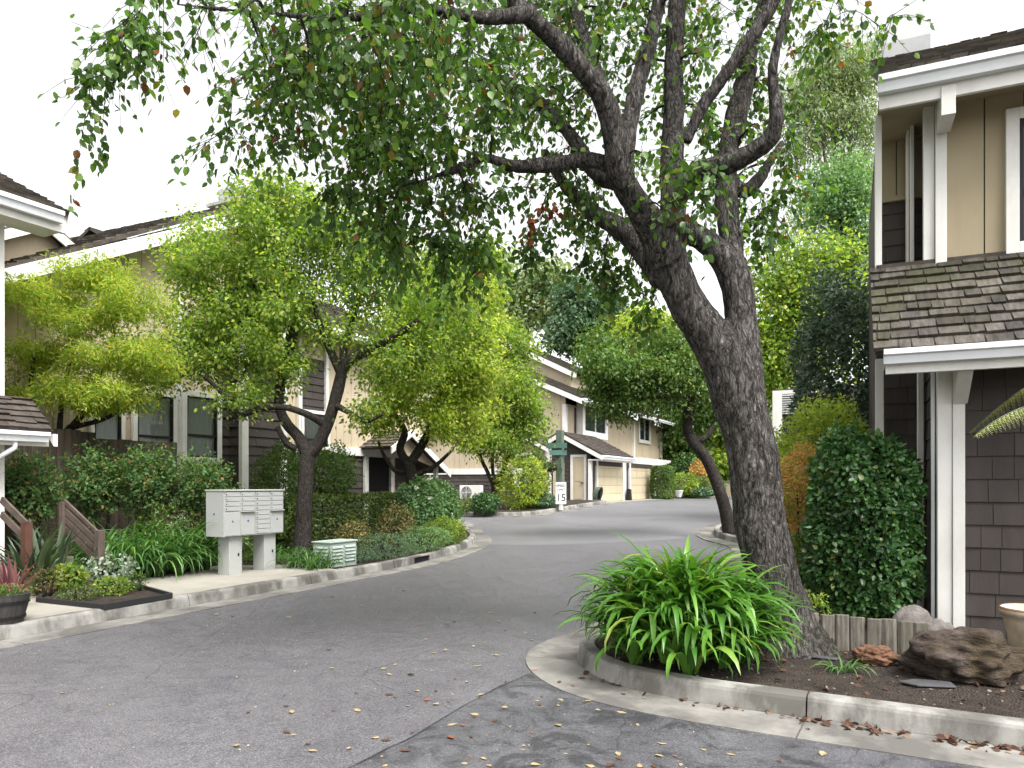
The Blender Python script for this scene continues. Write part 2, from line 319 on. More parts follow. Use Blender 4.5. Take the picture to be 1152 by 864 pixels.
ML = dict(
 main=mkleaf('pear_leaf', [(0,(.05,.105,.028,1)),(.35,(.078,.165,.036,1)),(.7,(.115,.22,.044,1)),(.93,(.19,.30,.055,1)),(.965,(.27,.26,.055,1)),(.985,(.16,.06,.028,1)),(1,(.19,.065,.03,1))], .5, .4),
 dead=mkleaf('dead_leaf', [(0,(.16,.04,.018,1)),(.6,(.24,.075,.03,1)),(1,(.30,.11,.04,1))], .3, .7, .2, (1.2,.8,.5)),
 lime=mkleaf('lime_leaf', [(0,(.11,.185,.04,1)),(.4,(.17,.27,.05,1)),(.75,(.26,.36,.065,1)),(.93,(.42,.46,.10,1)),(1,(.54,.52,.15,1))], .6, .45, .35),
 limey=mkleaf('yellow_lime_leaf', [(0,(.15,.235,.04,1)),(.4,(.25,.34,.055,1)),(.8,(.40,.46,.08,1)),(1,(.62,.58,.16,1))], .6, .45, .35),
 mid=mkleaf('green_leaf', [(0,(.06,.115,.03,1)),(.5,(.10,.185,.042,1)),(.9,(.13,.20,.042,1)),(1,(.22,.23,.05,1))], .42, .45),
 maple=mkleaf('gold_maple_leaf', [(0,(.19,.31,.05,1)),(.45,(.30,.42,.06,1)),(.8,(.45,.49,.075,1)),(1,(.56,.48,.09,1))], .55, .5, .3, (1.2,1.25,.6), camt=.2),
 orange=mkleaf('orange_leaf', [(0,(.30,.25,.07,1)),(.5,(.52,.31,.11,1)),(1,(.62,.40,.14,1))], .42, .5, .3, (1.3,1,.5)),
 bluegreen=mkleaf('bluegreen_leaf', [(0,(.065,.125,.065,1)),(.6,(.11,.185,.10,1)),(1,(.18,.26,.14,1))], .4, .55, .25, (1.1,1.2,.9)),
 emerald=mkleaf('emerald_leaf', [(0,(.10,.19,.08,1)),(.6,(.16,.28,.125,1)),(1,(.24,.37,.17,1))], .45, .5),
 euc=mkleaf('eucalyptus_leaf', [(0,(.15,.22,.10,1)),(.6,(.23,.30,.14,1)),(1,(.34,.39,.19,1))], .42, .5),
 dark=mkleaf('glossy_dark_leaf', [(0,(.028,.078,.025,1)),(.6,(.052,.13,.038,1)),(.93,(.085,.18,.048,1)),(1,(.17,.20,.055,1))], .28, .38, .4),
 holly=mkleaf('holly_leaf', [(0,(.042,.075,.048,1)),(.7,(.070,.115,.075,1)),(1,(.12,.17,.115,1))], .25, .45, .4),
 hedge=mkleaf('hedge_leaf', [(0,(.045,.085,.02,1)),(.5,(.075,.13,.028,1)),(.85,(.13,.18,.036,1)),(1,(.19,.18,.045,1))], .3, .4),
 strap=mkleaf('strap_leaf', [(0,(.048,.135,.022,1)),(.45,(.075,.19,.028,1)),(.85,(.125,.27,.042,1)),(.985,(.2,.3,.06,1)),(1,(.30,.30,.06,1))], .36, .32, .45, (1.2,1.3,.5), .8, .2),
 strap2=mkleaf('dark_strap_leaf', [(0,(.04,.105,.028,1)),(.6,(.07,.165,.04,1)),(1,(.13,.23,.06,1))], .32, .35, .45, camt=.2),
 nandina=mkleaf('nandina_leaf', [(0,(.045,.10,.035,1)),(.6,(.08,.16,.05,1)),(.9,(.13,.19,.055,1)),(1,(.26,.13,.06,1))], .42, .55, .2),
 silver=mkleaf('silver_leaf', [(0,(.20,.26,.20,1)),(1,(.36,.42,.34,1))], .3, .6),
 red=mkleaf('cordyline_leaf', [(0,(.10,.035,.045,1)),(.6,(.19,.075,.085,1)),(1,(.33,.17,.16,1))], .3, .4, .4, (1.2,.8,.8)),
 bronze=mkleaf('bronze_leaf', [(0,(.08,.09,.03,1)),(.6,(.17,.15,.05,1)),(1,(.28,.20,.08,1))], .36, .5),
 bird=mkleaf('paddle_leaf', [(0,(.035,.06,.035,1)),(.7,(.065,.10,.055,1)),(1,(.14,.18,.11,1))], .25, .4),
 flower=mkleaf('white_petal', [(0,(.62,.62,.55,1)),(1,(.75,.74,.68,1))], .3, .6),
 shrublime=mkleaf('bright_lime_leaf', [(0,(.26,.36,.06,1)),(.5,(.38,.48,.08,1)),(1,(.54,.58,.13,1))], .5, .5, .3),
 fern=mkleaf('fern_leaf', [(0,(.20,.25,.06,1)),(.6,(.32,.36,.10,1)),(1,(.45,.44,.18,1))], .45, .5),
 fyellow=mkleaf('fallen_yellow', [(0,(.28,.19,.09,1)),(.5,(.33,.25,.14,1)),(1,(.40,.35,.23,1))], .2, .7, .2, (1,1,.6)),
 fbrown=mkleaf('fallen_brown', [(0,(.05,.026,.018,1)),(.6,(.10,.052,.034,1)),(1,(.19,.125,.085,1))], .15, .75, .2, (1,.9,.6)),
 fred=mkleaf('fallen_red', [(0,(.20,.05,.04,1)),(1,(.25,.10,.06,1))], .15, .6, .3, (1,.8,.6)),
)
# ---------------------------------------------------------------- planting helpers
T_OV = (np.array([(0,0,0),(.30,.26,.07),(.27,.62,.05),(0,1,-.06),(-.27,.62,.05),(-.30,.26,.07)]), np.array([(0,1,2,3),(0,3,4,5)]))
T_DI = (np.array([(0,0,0),(.30,.42,.06),(0,1,-.05),(-.30,.42,.06)]), np.array([(0,1,2),(0,2,3)]))
T_NA = (np.array([(0,0,0),(.13,.45,.03),(0,1,-.12),(-.13,.45,.03)]), np.array([(0,1,2),(0,2,3)]))
def unit(a): return a/np.maximum(np.linalg.norm(a, axis=1, keepdims=True), 1e-9)
def rnd(n): return unit(rng.normal(size=(n, 3)))
def leaf_mesh(name, pos, dirs, nrm, size, tmpl):
    T, Fc = tmpl; n = len(pos); d = unit(dirs); r = unit(np.cross(d, nrm)+1e-6); z = np.cross(r, d)
    curl = rng.uniform(.4, 1.6, (n, 1, 1))
    V = pos[:, None, :]+size[:, None, None]*(T[None, :, 0:1]*r[:, None, :]*rng.uniform(.85, 1.15, (n, 1, 1))+T[None, :, 1:2]*d[:, None, :]+T[None, :, 2:3]*curl*z[:, None, :])
    k = len(T); Fa = (Fc[None]+(np.arange(n)*k)[:, None, None]).reshape(-1, Fc.shape[1])
    return np_mesh(name, V.reshape(-1, 3), Fa)
def catmull(P, m=5):
    P = [np.array(p, float) for p in P]; Q = [2*P[0]-P[1]]+P+[2*P[-1]-P[-2]]; out = []
    for i in range(1, len(Q)-2):
        a, b, c, d = Q[i-1:i+3]
        for j in range(m):
            t = j/m; out.append(.5*((2*b)+(-a+c)*t+(2*a-5*b+4*c-d)*t*t+(-a+3*b-3*c+d)*t**3))
    out.append(P[-1]); return out
def px_limb(pts, D):
    """limb given as (px, py, width_px[, dD]): metres and radius at distance D"""
    out = []
    for q in pts:
        d = D+(q[3] if len(q) > 3 else 0); p = at(q[0], q[1], d); out.append((p.x, p.y, p.z, q[2]/2*d/F))
    return out
def blob(px, py, D, rx, ry, rd, w=None):
    s = D/F; return (at(px, py, D), (rx*s, rd, ry*s), w if w else rx*ry*s*s*max(rd, .3))
FWD = np.array((-SY, CY, 0)); RGT = np.array((CY, SY, 0)); UP = np.array((0, 0, 1.))
def blob_pts(blobs, n, shell=2.2):
    w = np.array([b[2] for b in blobs]); w = w/w.sum(); out = []
    for b, m in zip(blobs, rng.multinomial(n, w)):
        r = rng.random((m, 1))**(1/shell); d = rnd(m)*r
        out.append(np.array(b[0])+d[:, 0:1]*b[1][0]*RGT+d[:, 1:2]*b[1][1]*FWD+d[:, 2:3]*b[1][2]*UP)
    return np.concatenate(out)
def grow(limbs, pts, twig=.02, seg=6, maxlen=3.5, sag=.08):
    """joins every point to the nearest wood already there; returns branch polylines"""
    X = np.array([l[:3] for L in limbs for l in L]); R = np.array([l[3] for L in limbs for l in L])
    d0 = np.array([np.min(((X-p)**2).sum(1)) for p in pts]); order = np.argsort(d0); out = []
    for i in order:
        p = pts[i]; d = np.sqrt(((X-p)**2).sum(1))+np.clip(X[:, 2]-p[2]-.2, 0, None)*.5; j = int(np.argmin(d)); q = X[j]; ln = np.linalg.norm(p-q)
        if ln < .05 or ln > maxlen: continue
        r0 = min(R[j]*.7, twig*(.35+.65*min(1, ln/1.5))+.002); mid = (p+q)/2+rng.normal(size=3)*ln*.10+UP*ln*sag*2
        P = catmull([q, mid, p], 4); rr = np.linspace(r0, max(.0035, r0*.3), len(P))
        out.append([(*a, b) for a, b in zip(P, rr)]); X = np.concatenate([X, np.array(P[1:])]); R = np.concatenate([R, rr[1:]])
    return out
def twig_leaves(brs, per, spread, droop, size, jit=.35, frac=.45, sub=0, sublen=.35, outv=None):
    pos, dirs, tw = [], [], []
    for b in brs:
        B = np.array([q[:3] for q in b]); ln = len(B)
        if sub:
            for _ in range(sub):
                t = rng.uniform(1-frac, 1); i = min(ln-2, int(t*(ln-1))); p0 = B[i]+(B[i+1]-B[i])*rng.random()
                d = unit((unit(B[-1:]-B[0:1])*.6+rnd(1)*1.0-UP*droop*.6))[0]; L = sublen*rng.uniform(.5, 1.3)
                m = max(2, int(per/sub)); s = np.linspace(.15, 1, m)[:, None]; curve = p0+d*s*L-UP*(s**2)*L*droop*.5
                tw.append([p0, curve[m//2], curve[-1]])
                side = np.cross(d, UP)+1e-4; side = side/np.linalg.norm(side); sg = np.where(np.arange(m) % 2, 1, -1)[:, None]
                pos.append(curve+rng.normal(size=(m, 3))*.015); dirs.append(d*.5+side*sg*.8+rng.normal(size=(m, 3))*jit-UP*droop)
        else:
            m = int(per*rng.uniform(.6, 1.4)); t = rng.uniform(1-frac, 1, m)*(ln-1); i = np.minimum(ln-2, t.astype(int)); p = B[i]+(B[i+1]-B[i])*(t-i)[:, None]
            off = rng.normal(size=(m, 3))*spread*np.array((1, 1, .7)); pos.append(p+off); dirs.append(unit(off)*.5+rng.normal(size=(m, 3))*.5-UP*droop)
    pos = np.concatenate(pos); dirs = np.concatenate(dirs); n = len(pos)
    return pos, dirs, rng.uniform(size[0], size[1], n), tw
def make_tree(name, label, cat, base, limbs, blobs, npts, per, size, leaf, bark, spread=.22, droop=.35, tmpl=T_DI, twig=.02, sub=0, sublen=.35, group=None, shell=2.2, frac=.45, maxlen=3.5, seg=5, nside=9, extra=None, sag=.08, floor=None):
    root = thing(name, label, cat, base, group)
    L2 = []
    for l in limbs: L2.append([tuple(q) for q in catmull(l, 5)])
    pts = blob_pts(blobs, npts, shell)
    brs = grow(L2, pts, twig, maxlen=maxlen, sag=sag)
    mb = MB()
    for l in L2: mb.tube([q[:3] for q in l], [max(.004, q[3]) for q in l], nside)
    for b in brs: mb.tube([q[:3] for q in b], [q[3] for q in b], seg, False)
    pos, dirs, sz, tw = twig_leaves(brs, per, spread, droop, size, sub=sub, sublen=sublen, frac=frac)
    for t in tw: mb.tube(t, [.004, .003, .002], 3, False)
    mb.build('trunk', bark, root, smooth=True)
    if floor is not None:
        k = pos[:, 2] > floor; pos, dirs, sz = pos[k], dirs[k], sz[k]
    nrm = rnd(len(pos))*.8+UP*.7
    link('crown', leaf_mesh('crown', pos, dirs, nrm, sz, tmpl), leaf, root)
    return root
def bush(name, label, cat, c, rad, n, size, leaf, tmpl=T_DI, p=2., lump=.16, depth=.16, group=None, droop=0., stemmat=None, nst=5, face=.9, lsc=2.2, flowers=0, fsize=.08, lift=0., outw=.6):
    """c = middle of the plant at ground level, rad = half sizes (x, y) and full height"""
    c = np.array(c, float); root = thing(name, label, cat, tuple(c), group)
    R = np.array((rad[0], rad[1], rad[2]*(1-lift)/2)); mid = c+UP*rad[2]*(1+lift)/2
    def shell_pts(n, depth):
        d = rnd(n); s = (np.abs(d)**p).sum(1)**(-1/p); sd = random.random()*50
        l = np.array([noise.noise(Vector(v*lsc)+Vector((sd, 0, 0))) for v in d])
        l2 = np.array([noise.noise(Vector(v*lsc*2.7)+Vector((0, sd, 0))) for v in d])
        r = s*(1+lump*1.4*l+lump*.7*l2)*(1-np.abs(rng.normal(0, depth, n)))
        P = mid+d*r[:, None]*R; return P, unit(d/R)
    P, O = shell_pts(n, depth); k = P[:, 2] > c[2]+.01; P, O = P[k], O[k]; m = len(P)
    dirs = O*outw+rnd(m)*.8+UP*(.15-droop); nrm = O*face+UP*.4+rnd(m)*.6
    st = MB()
    for i in range(nst):
        q = 2*PI*i/nst+random.random(); e = mid+np.array((math.cos(q)*R[0]*.55, math.sin(q)*R[1]*.55, R[2]*random.uniform(.1, .6)))
        b = c+np.array((math.cos(q)*.06, math.sin(q)*.06, -.02)); st.tube(catmull([b, (b+e)/2+np.array((0, 0, .08)), e], 3), np.linspace(.018, .006, 7).tolist(), 5)
    st.build('stem', stemmat or M['bark2'], root, smooth=True)
    link('foliage', leaf_mesh('foliage', P, dirs, nrm, rng.uniform(size[0], size[1], m), tmpl), leaf, root)
    if flowers:
        P, O = shell_pts(flowers, .03); k = P[:, 2] > c[2]+.1; P, O = P[k], O[k]
        Q = np.repeat(P, 6, 0)+rng.normal(size=(len(P)*6, 3))*fsize*.4; O = np.repeat(O, 6, 0)
        link('blossom', leaf_mesh('blossom', Q, O+rnd(len(Q)), O+rnd(len(Q))*.5, np.full(len(Q), fsize), T_DI), ML['flower'], root)
    return root
def strap_mesh(name, bases, n, length, width, lean=(.25, 1.1), sagk=(.6, 1.3), seg=8, fold=.22, az=None, stiff=1., blunt=3.2):
    """n arching strap leaves from every base point"""
    V, Fc = [], []
    for b in bases:
        for i in range(n):
            q = random.uniform(0, 2*PI) if az is None else random.uniform(*az)
            L = length*random.uniform(.6, 1.15); a = random.uniform(*lean); k = random.uniform(*sagk); w = width*random.uniform(.7, 1.25)
            d = Vector((math.cos(q), math.sin(q), 0)); s = Vector((-d.y, d.x, 0)); tw = random.uniform(-.5, .5)
            p = Vector(b)+d*random.uniform(0, .04)+s*random.uniform(-.04, .04); o = len(V)
            for j in range(seg+1):
                t = j/seg; ang = PI/2-a*.6-(a*.4+k*1.5*t)*t*stiff; step = L/seg
                if j: p = p+(d*math.cos(ang)+Vector((0, 0, math.sin(ang))))*step
                ww = w*(1-t**blunt)*(.55+.45*min(1, t*4))/2+.0006; up = Vector((-d.x*math.sin(ang), -d.y*math.sin(ang), math.cos(ang)))
                s2 = (s+up*tw*t).normalized()
                V += [p-s2*ww+up*ww*fold*2, p, p+s2*ww+up*ww*fold*2]
            for j in range(seg):
                e = o+j*3; Fc += [(e, e+1, e+4, e+3), (e+1, e+2, e+5, e+4)]
    return np_mesh(name, [tuple(v) for v in V], Fc)
def strap_clump(name, label, cat, c, r, nros, n, length, width, leaf, group=None, dry=0, sq=(1, 1), dome=0., **kw):
    root = thing(name, label, cat, tuple(c), group)
    for i in range(nros):
        q = i*2.39996; rr = r*math.sqrt((i+.4)/nros); x, y = c[0]+rr*math.cos(q)*sq[0], c[1]+rr*math.sin(q)*sq[1]
        me = strap_mesh('leaf_rosette', [(x, y, c[2]-.01+dome*(1-(i+.4)/nros))], n, length*(1-.18*(i+.4)/nros*bool(dome)), width, **kw)
        link('leaf_rosette', me, leaf, root, smooth=True)
    for i in range(dry):
        q = random.uniform(0, 2*PI); x, y = c[0]+r*math.cos(q)*.9, c[1]+r*math.sin(q)*.9
        link('dry_leaf', strap_mesh('dry_leaf', [(x, y, c[2])], 1, length*.8, width, lean=(1., 1.5), sagk=(.9, 1.4)), ML['dead'], root)
    return root
# ---------------------------------------------------------------- ground, lane, kerbs
ground_poly = [(-420,-300),(420,-300),(420,700),(-420,700)]
me = bpy.data.meshes.new('ground')
gx = [-420,-200,-100,-60,-40]+list(range(-30,21,3))+[40,80,200,420]; gy = [-300,-100,-30]+list(range(-12,60,3))+[80,120,250,450,700]
me.from_pydata([(x,y,gz(x,y)-.04) for y in gy for x in gx], [], [(j*len(gx)+i, j*len(gx)+i+1, (j+1)*len(gx)+i+1, (j+1)*len(gx)+i) for j in range(len(gy)-1) for i in range(len(gx)-1)])
tag(link('ground', me, M['earth'], None, (0,0,0), True), kind='structure')
sheet('road', [(-26,-14),(8,-14),(8,34),(-2,46),(-26,46)], 0, 1.0, M['asphalt'])
def path(pts, m=6, step=.14):
    Q = catmull([(p[0], p[1], 0) for p in pts], m); out = [Vector(Q[0])]; acc = 0
    for a, b in zip(Q[:-1], Q[1:]):
        a, b = Vector(a), Vector(b); L = (b-a).length; t = step-acc
        while t < L: out.append(a.lerp(b, t/L)); t += step
        acc = (acc+L) % step if L else acc
    return out
def normals(P, side):
    out = []
    for i in range(len(P)):
        t = (P[min(i+1, len(P)-1)]-P[max(i-1, 0)]).normalized(); out.append(Vector((-t.y, t.x, 0))*side)
    return out
def sweep(P, Nn, prof, i0, i1, mb, z=gz):
    vs = []; m = len(prof)
    for i in range(i0, i1+1):
        for o, h in prof:
            q = P[i]+Nn[i]*o; vs.append((q.x, q.y, z(P[i].x, P[i].y)+h+.004*noise.noise(Vector((q.x*2, q.y*2, h*9)))*(h > .01)))
    k = i1-i0
    mb.add(vs, [(a*m+j, (a+1)*m+j, (a+1)*m+(j+1) % m, a*m+(j+1) % m) for a in range(k) for j in range(m)]+[tuple(range(m)), tuple(k*m+j for j in range(m-1, -1, -1))])
KP = [(0,-.08),(.0,.01),(.022,.115),(.032,.136),(.052,.148),(.155,.150),(.165,.14),(.165,-.08)]
GP = [(-.42,-.05),(-.42,.011),(-.40,.014),(-.02,.006),(-.001,.006),(-.001,-.05)]
def kerb(name, pts, side, seg=17, skip=None, m=6, wide=1.0):
    P = path(pts, m); Nn = normals(P, side); mk_, mg = MB(), MB(); i = 0
    while i < len(P)-2:
        j = min(i+seg, len(P)-1)
        if skip and skip(P[(i+j)//2]): skip_seg.append((P[i], P[j], Nn[i], Nn[j])); 
        else:
            sweep(P, Nn, KP, i, j-0, mk_)
        sweep(P, Nn, [(o*wide, h) for o, h in GP], i, j, mg)
        # a hand-wide joint between two pours is left open by pulling the last ring back
        if j < len(P)-1: P.insert(j+1, P[j]+(P[j+1]-P[j]).normalized()*.012); Nn.insert(j+1, Nn[j]); j += 1
        i = j
    tag(mk_.build('kerb', M['concrete']), kind='structure'); tag(mg.build('gutter', M['gutterpan']), kind='structure')
    return P
skip_seg = []
KL = [(-8.0,-10),(-8.05,2),(-8.2,6.8),(-8.35,10.5),(-8.55,12.8),(-9.1,15.2),(-9.8,16.9),(-10.7,18.2),(-12,20),(-13.8,22),(-17,22.8),(-24,23)]
drain = onZ(474, 633, 0)
PL = kerb('left', KL, 1, skip=lambda p: (p-Vector((drain.x, drain.y, 0))).length < 1.2 and len(skip_seg) == 0)
KR = [(9,5.33),(4,5.34),(1.5,5.35),(.2,5.38),(-.7,5.40),(-1.35,5.44),(-1.95,5.60),(-2.42,6.02),(-2.66,6.6),(-2.6,7.5),(-2.45,9.2),(-2.3,11.5),(-2.45,15),(-2.9,17.6),(-3.85,19.1),(-4.35,20.4),(-4.5,22),(-4.2,23.8),(-2.5,25.2),(8,25.6)]
PR = kerb('right', KR, -1, wide=1.12)
KF = [(-24,24.2),(-16,24.0),(-13.4,24.0),(-12.2,24.4),(-11.75,25.6),(-11.72,29),(-11.9,32.4),(-12.3,33.6),(-13.3,33.9)]
PF = kerb('far', KF, 1)
KB = [(8,34.5),(-1,40),(-4,44.5),(-9,46.6),(-15,47.2)]
PB = kerb('back', KB, -1)
inn = lambda P, side, d: [p+n*d for p, n in zip(P, normals(P, side))]
bedh = lambda x, y: gz(x, y)
sheet('soil_island', [tuple(p[:2]) for p in inn(PL, 1, .16)[::3]]+[(-24,-10)], .128, .5, M['soil'], bump=.02)
sheet('soil_bed', [tuple(p[:2]) for p in inn(PR, -1, .16)[::2]]+[(9,25.4)], .125, .22, M['soil'], bump=.028, bsc=3.2)
sheet('soil_verge', [tuple(p[:2]) for p in inn(PF, 1, .16)[::3]]+[(-13.3,34.2),(-24,34.2)], .128, .5, M['soil'], bump=.03)
sheet('soil_bank', [(8,34.7)]+[tuple(p[:2]) for p in inn(PB, -1, .16)[::3]]+[(-15,60),(8,60)], .13, 1., M['soil'], bump=.05)
# patio and walk beside the left kerb
patio_out = [tuple(p[:2]) for p in inn(PL, 1, .175) if -9 < p.y < 9.9]
sheet('patio', patio_out+[(-9.6,10.15),(-10.3,9.6),(-11.4,9.0),(-14,8.6),(-14,-9)], .146, .5, M['patio'])
sheet('court_road', [(-26,23.2),(-17,22.2),(-12,19.0),(-10.6,17.2),(-9.2,16.1),(-7.5,16.6),(-5.5,18.2),(-4.6,19.2),(-4.6,46),(-26,46)], .0035, .7, M['sheenasphalt'])  # far stretch of lane; its pale colour includes painted sky sheen
# driveway: newer, darker surface in the near corner, with its cold joint to the lane
drv = [onZ(395,864), onZ(470,826), onZ(545,782), onZ(600,757)]
drive_poly = [(p.x, p.y) for p in drv]+[(-2.62,6.45),(-2.05,5.15),(-1.3,5.0),(0,4.92),(9,4.88),(9,-12),(-1.6,-12)]
sheet('driveway', drive_poly, .0045, .35, M['patch'])
sm = MB(); sj = [Vector((p.x, p.y, .0)) for p in [onZ(330,900)]+drv]; sj = [Vector(q) for q in catmull([tuple(p) for p in sj], 12)]
for a, b in zip(sj[:-1], sj[1:]):
    w = .003+.008*abs(noise.noise(a*3)); j = Vector((noise.noise(a*5), noise.noise(a*5+Vector((9,0,0))), 0))*.012; s = (b-a).cross(Vector((0,0,1))).normalized()*w
    sm.add([a-s+j+Vector((0,0,.009)), a+s+j+Vector((0,0,.009)), b+s+j+Vector((0,0,.009)), b-s+j+Vector((0,0,.009))], [(0,1,2,3)])
tag(sm.build('asphalt_joint', M['tar']), kind='structure')
# garage apron
sheet('apron', [(-13.3,34.1),(-12.0,33.9),(-12.0,46),(-13.3,46)], .02, .6, M['patio'])
# storm drain in the left kerb
if skip_seg:
    a, b, na, nb = skip_seg[0]; z = gz(a.x, a.y); U = lambda h: Vector((0,0,z+h))
    sd = thing('storm_drain', 'dark storm drain slot cut into the concrete kerb', 'drain', (a+b)/2+Vector((0,0,z)))
    L = MB()
    d = (b-a).normalized()
    def kb(p0, p1, n, h0, h1, o0=.0, o1=.165):
        L.prism([p0+n*o0+U(h0), p1+n*o0+U(h0), p1+n*o1+U(h0), p0+n*o1+U(h0)], (0,0,h1-h0))
    ln = (b-a).length; m0, m1 = a+d*(ln*.5-.36), a+d*(ln*.5+.36); n = na
    kb(a, m0, n, -.06, .149); kb(m1, b, n, -.06, .149); kb(m0, m1, n, .125, .149)
    L.build('surround', M['concrete'], sd)
    V_ = MB(); V_.prism([m0+n*.03+U(-.05), m1+n*.03+U(-.05), m1+n*.15+U(-.05), m0+n*.15+U(-.05)], (0,0,.17)); V_.build('opening', M['void'], sd)

# ---------------------------------------------------------------- house parts
def win(parent, plane, c, a0, a1, z0, z1, fr=.1, proud=.04, glass='darkglass', curtain=False, mull=(), sill=False, sash='black', rail=None):
    """window in a wall x=c (plane 'x', facing +x) or y=c (plane 'y', facing -y); a = span along the wall"""
    def bx(mb, p0, p1, s0, s1, t0, t1):
        return mb.box(c+p0, c+p1, s0, s1, t0, t1) if plane == 'x' else mb.box(s0, s1, c-p0, c-p1, t0, t1)
    f = MB()
    bx(f, -.02, proud, a0, a0+fr, z0, z1); bx(f, -.02, proud, a1-fr, a1, z0, z1)
    bx(f, -.02, proud-.002, a0+fr, a1-fr, z1-fr, z1); bx(f, -.02, proud-.002, a0+fr, a1-fr, z0, z0+fr)
    w = f.build('window', M['white'], parent, bevel=.006); ORG[w.name] = ORG[parent.name]
    s = MB(); e = .035; i0, i1, j0, j1 = a0+fr, a1-fr, z0+fr, z1-fr
    bx(s, -.02, proud-.015, i0, i0+e, j0, j1); bx(s, -.02, proud-.015, i1-e, i1, j0, j1); bx(s, -.02, proud-.017, i0+e, i1-e, j0, j0+e); bx(s, -.02, proud-.017, i0+e, i1-e, j1-e, j1)
    for t in mull: q = i0+(i1-i0)*t; bx(s, -.02, proud-.013, q-.03, q+.03, j0+e, j1-e)
    if rail: q = j0+(j1-j0)*rail; bx(s, -.02, proud-.016, i0+e, i1-e, q-.025, q+.025)
    s.build('sash', M[sash], w)
    g = MB(); g.add([(c, i0+.01, j0+.01), (c, i1-.01, j0+.01), (c, i1-.01, j1-.01), (c, i0+.01, j1-.01)] if plane == 'x' else [(i0+.01, c, j0+.01), (i1-.01, c, j0+.01), (i1-.01, c, j1-.01), (i0+.01, c, j1-.01)], [(0,1,2,3)]); g.build('pane', M[glass], w)
    if curtain:
        k = MB(); n = max(6, int((i1-i0)/.06)); pts = []
        for q in range(n+1):
            t = i0+(i1-i0)*q/n; o = -.045+(.013 if q % 2 else -.013); pts.append((c+o, t) if plane == 'x' else (t, c-o))
        zb = j0 if curtain is True else j0+(j1-j0)*curtain
        k.add([(x, y, zb) for x, y in pts]+[(x, y, j1) for x, y in pts], [(q, q+1, n+2+q, n+1+q) for q in range(n)]); k.build('curtain', M['curtain'], w)
    return w
def gut(mb, a, b, out, h=.14, w=.13):
    """eaves gutter from a to b (top inner edge), out = horizontal unit vector away from the roof"""
    a, b, o = Vector(a), Vector(b), Vector(out); Z = Vector((0,0,1))
    mb.prism([a, a-Z*h, a-Z*h+o*w*.62, a-Z*h*.45+o*w*.78, a-Z*h*.38+o*w, a+o*w, a+o*(w-.015), a-Z*.02+o*(w-.02), a-Z*.02+o*.02, a+o*.02], b-a)

# ================================================================ brown shingled house behind the big tree
HR = thing('shingled_house', 'two-storey house with dark brown shingles below tan boards and a mossy skirt roof', 'house', (2.5,9,.15))
XR, YF, YU, YN, XN = .33, 8.4, 9.2, 9.95, -.17
b = MB(); b.box(XR+.02, 8, YF+.03, 14, .05, 3.2); b.box(XR+.1, 8, YU+.06, 14, 3.2, 5.85); b.box(XN, XR+.1, YN+.03, 14, .05, 5.85)
b.build('wall_core', M['brown'], HR)
s = MB(); courses(s, (XR+.16, YF+.03, .10), (1,0,0), (0,0,1), (0,-1,0), 6, 2.75, .222, (.13,.34), .022)
s.build('lower_wall', M['brown'], HR)
s = MB(); courses(s, (XR+.02, YN, .10), (0,-1,0), (0,0,1), (-1,0,0), YN-YF-.05, 2.75, .222, (.13,.34), .020); s.build('side_wall', M['brown'], HR)
zsp = onY(1010, 195, YN).z
s = MB(); courses(s, (XN+.03, YN+.03, .10), (1,0,0), (0,0,1), (0,-1,0), XR-XN+.25, 4.9, .19, (.13,.30), .020); s.build('niche_wall', M['brown'], HR)
s = MB(); boards(s, (XN+.03, YN+.03, 0), (1,0,0), (0,-1,0), XR-XN+.25, 5.06, lambda u: 5.9, .17); s.build('niche_boards', M['tan'], HR)
s = MB(); s.box(XN+.03, XR+.4, YN-.03, YN+.03, 4.99, 5.05); s.build('niche_trim', M['tan'], HR)
xu = onY(1062, 200, YU).x
s = MB(); boards(s, (xu, YU+.06, 0), (1,0,0), (0,-1,0), 6, 4.0, lambda u: 5.82, .345, .007); s.build('upper_wall', M['tan'], HR)
zt = 5.72
def post(name, x0, x1, y0, y1, z0, z1, mat='white', bev=.006):
    m = MB().box(x0, x1, y0, y1, z0, z1); return m.build(name, M[mat], HR, bevel=bev)
x0 = onY(1049, 0, YU-.03).x; x1 = onY(1062, 0, YU-.03).x
post('corner_post', x0, x1, YU-.05, YU+.1, 3.95, zt)
post('corner_post', x0-.11, x0-.004, YU+.0, YU+.09, 3.95, zt)
post('corner_post', x0-.21, x0-.17, YU+.4, YU+.5, 3.95, zt)
post('corner_post', x0-.24, x0-.215, YU+.5, YU+.7, 3.95, zt)
post('niche_post', XN-.035, XN+.035, YU-.02, YU+.09, 4.0, zt); post('niche_post', XN-.03, XN+.055, YU-.02, YU+.09, .14, 3.0)
xx = onY(1032, 0, YU+.5).x; post('niche_jamb', xx, xx+.06, YU+.45, YU+.6, .14, 2.9)
xa, xb, xc = onY(1046, 0, YF-.02).x, onY(1063, 0, YF-.02).x, onY(1077, 0, YF-.02).x
post('corner_board', xa, xb-.003, YF-.035, YF+.11, .12, 2.86); post('corner_board', xb, xc, YF-.055, YF+.03, .12, 2.86)
p0 = onY(1074, 0, YF-.02)
post('downspout', xa-.045, xa-.012, YF+.06, YF+.11, .14, 2.8, 'gutter')
cb = MB(); xk = (xb+.0); wk = .125   # bracket carrying the eaves beam
cb.prism([(xk, YF-.06, 2.86), (xk, YF-.45, 2.86), (xk, YF-.45, 2.66), (xk, YF-.42, 2.63), (xk, YF-.06, 2.38)], (wk, 0, 0)); cb.build('corbel', M['white'], HR, bevel=.008)
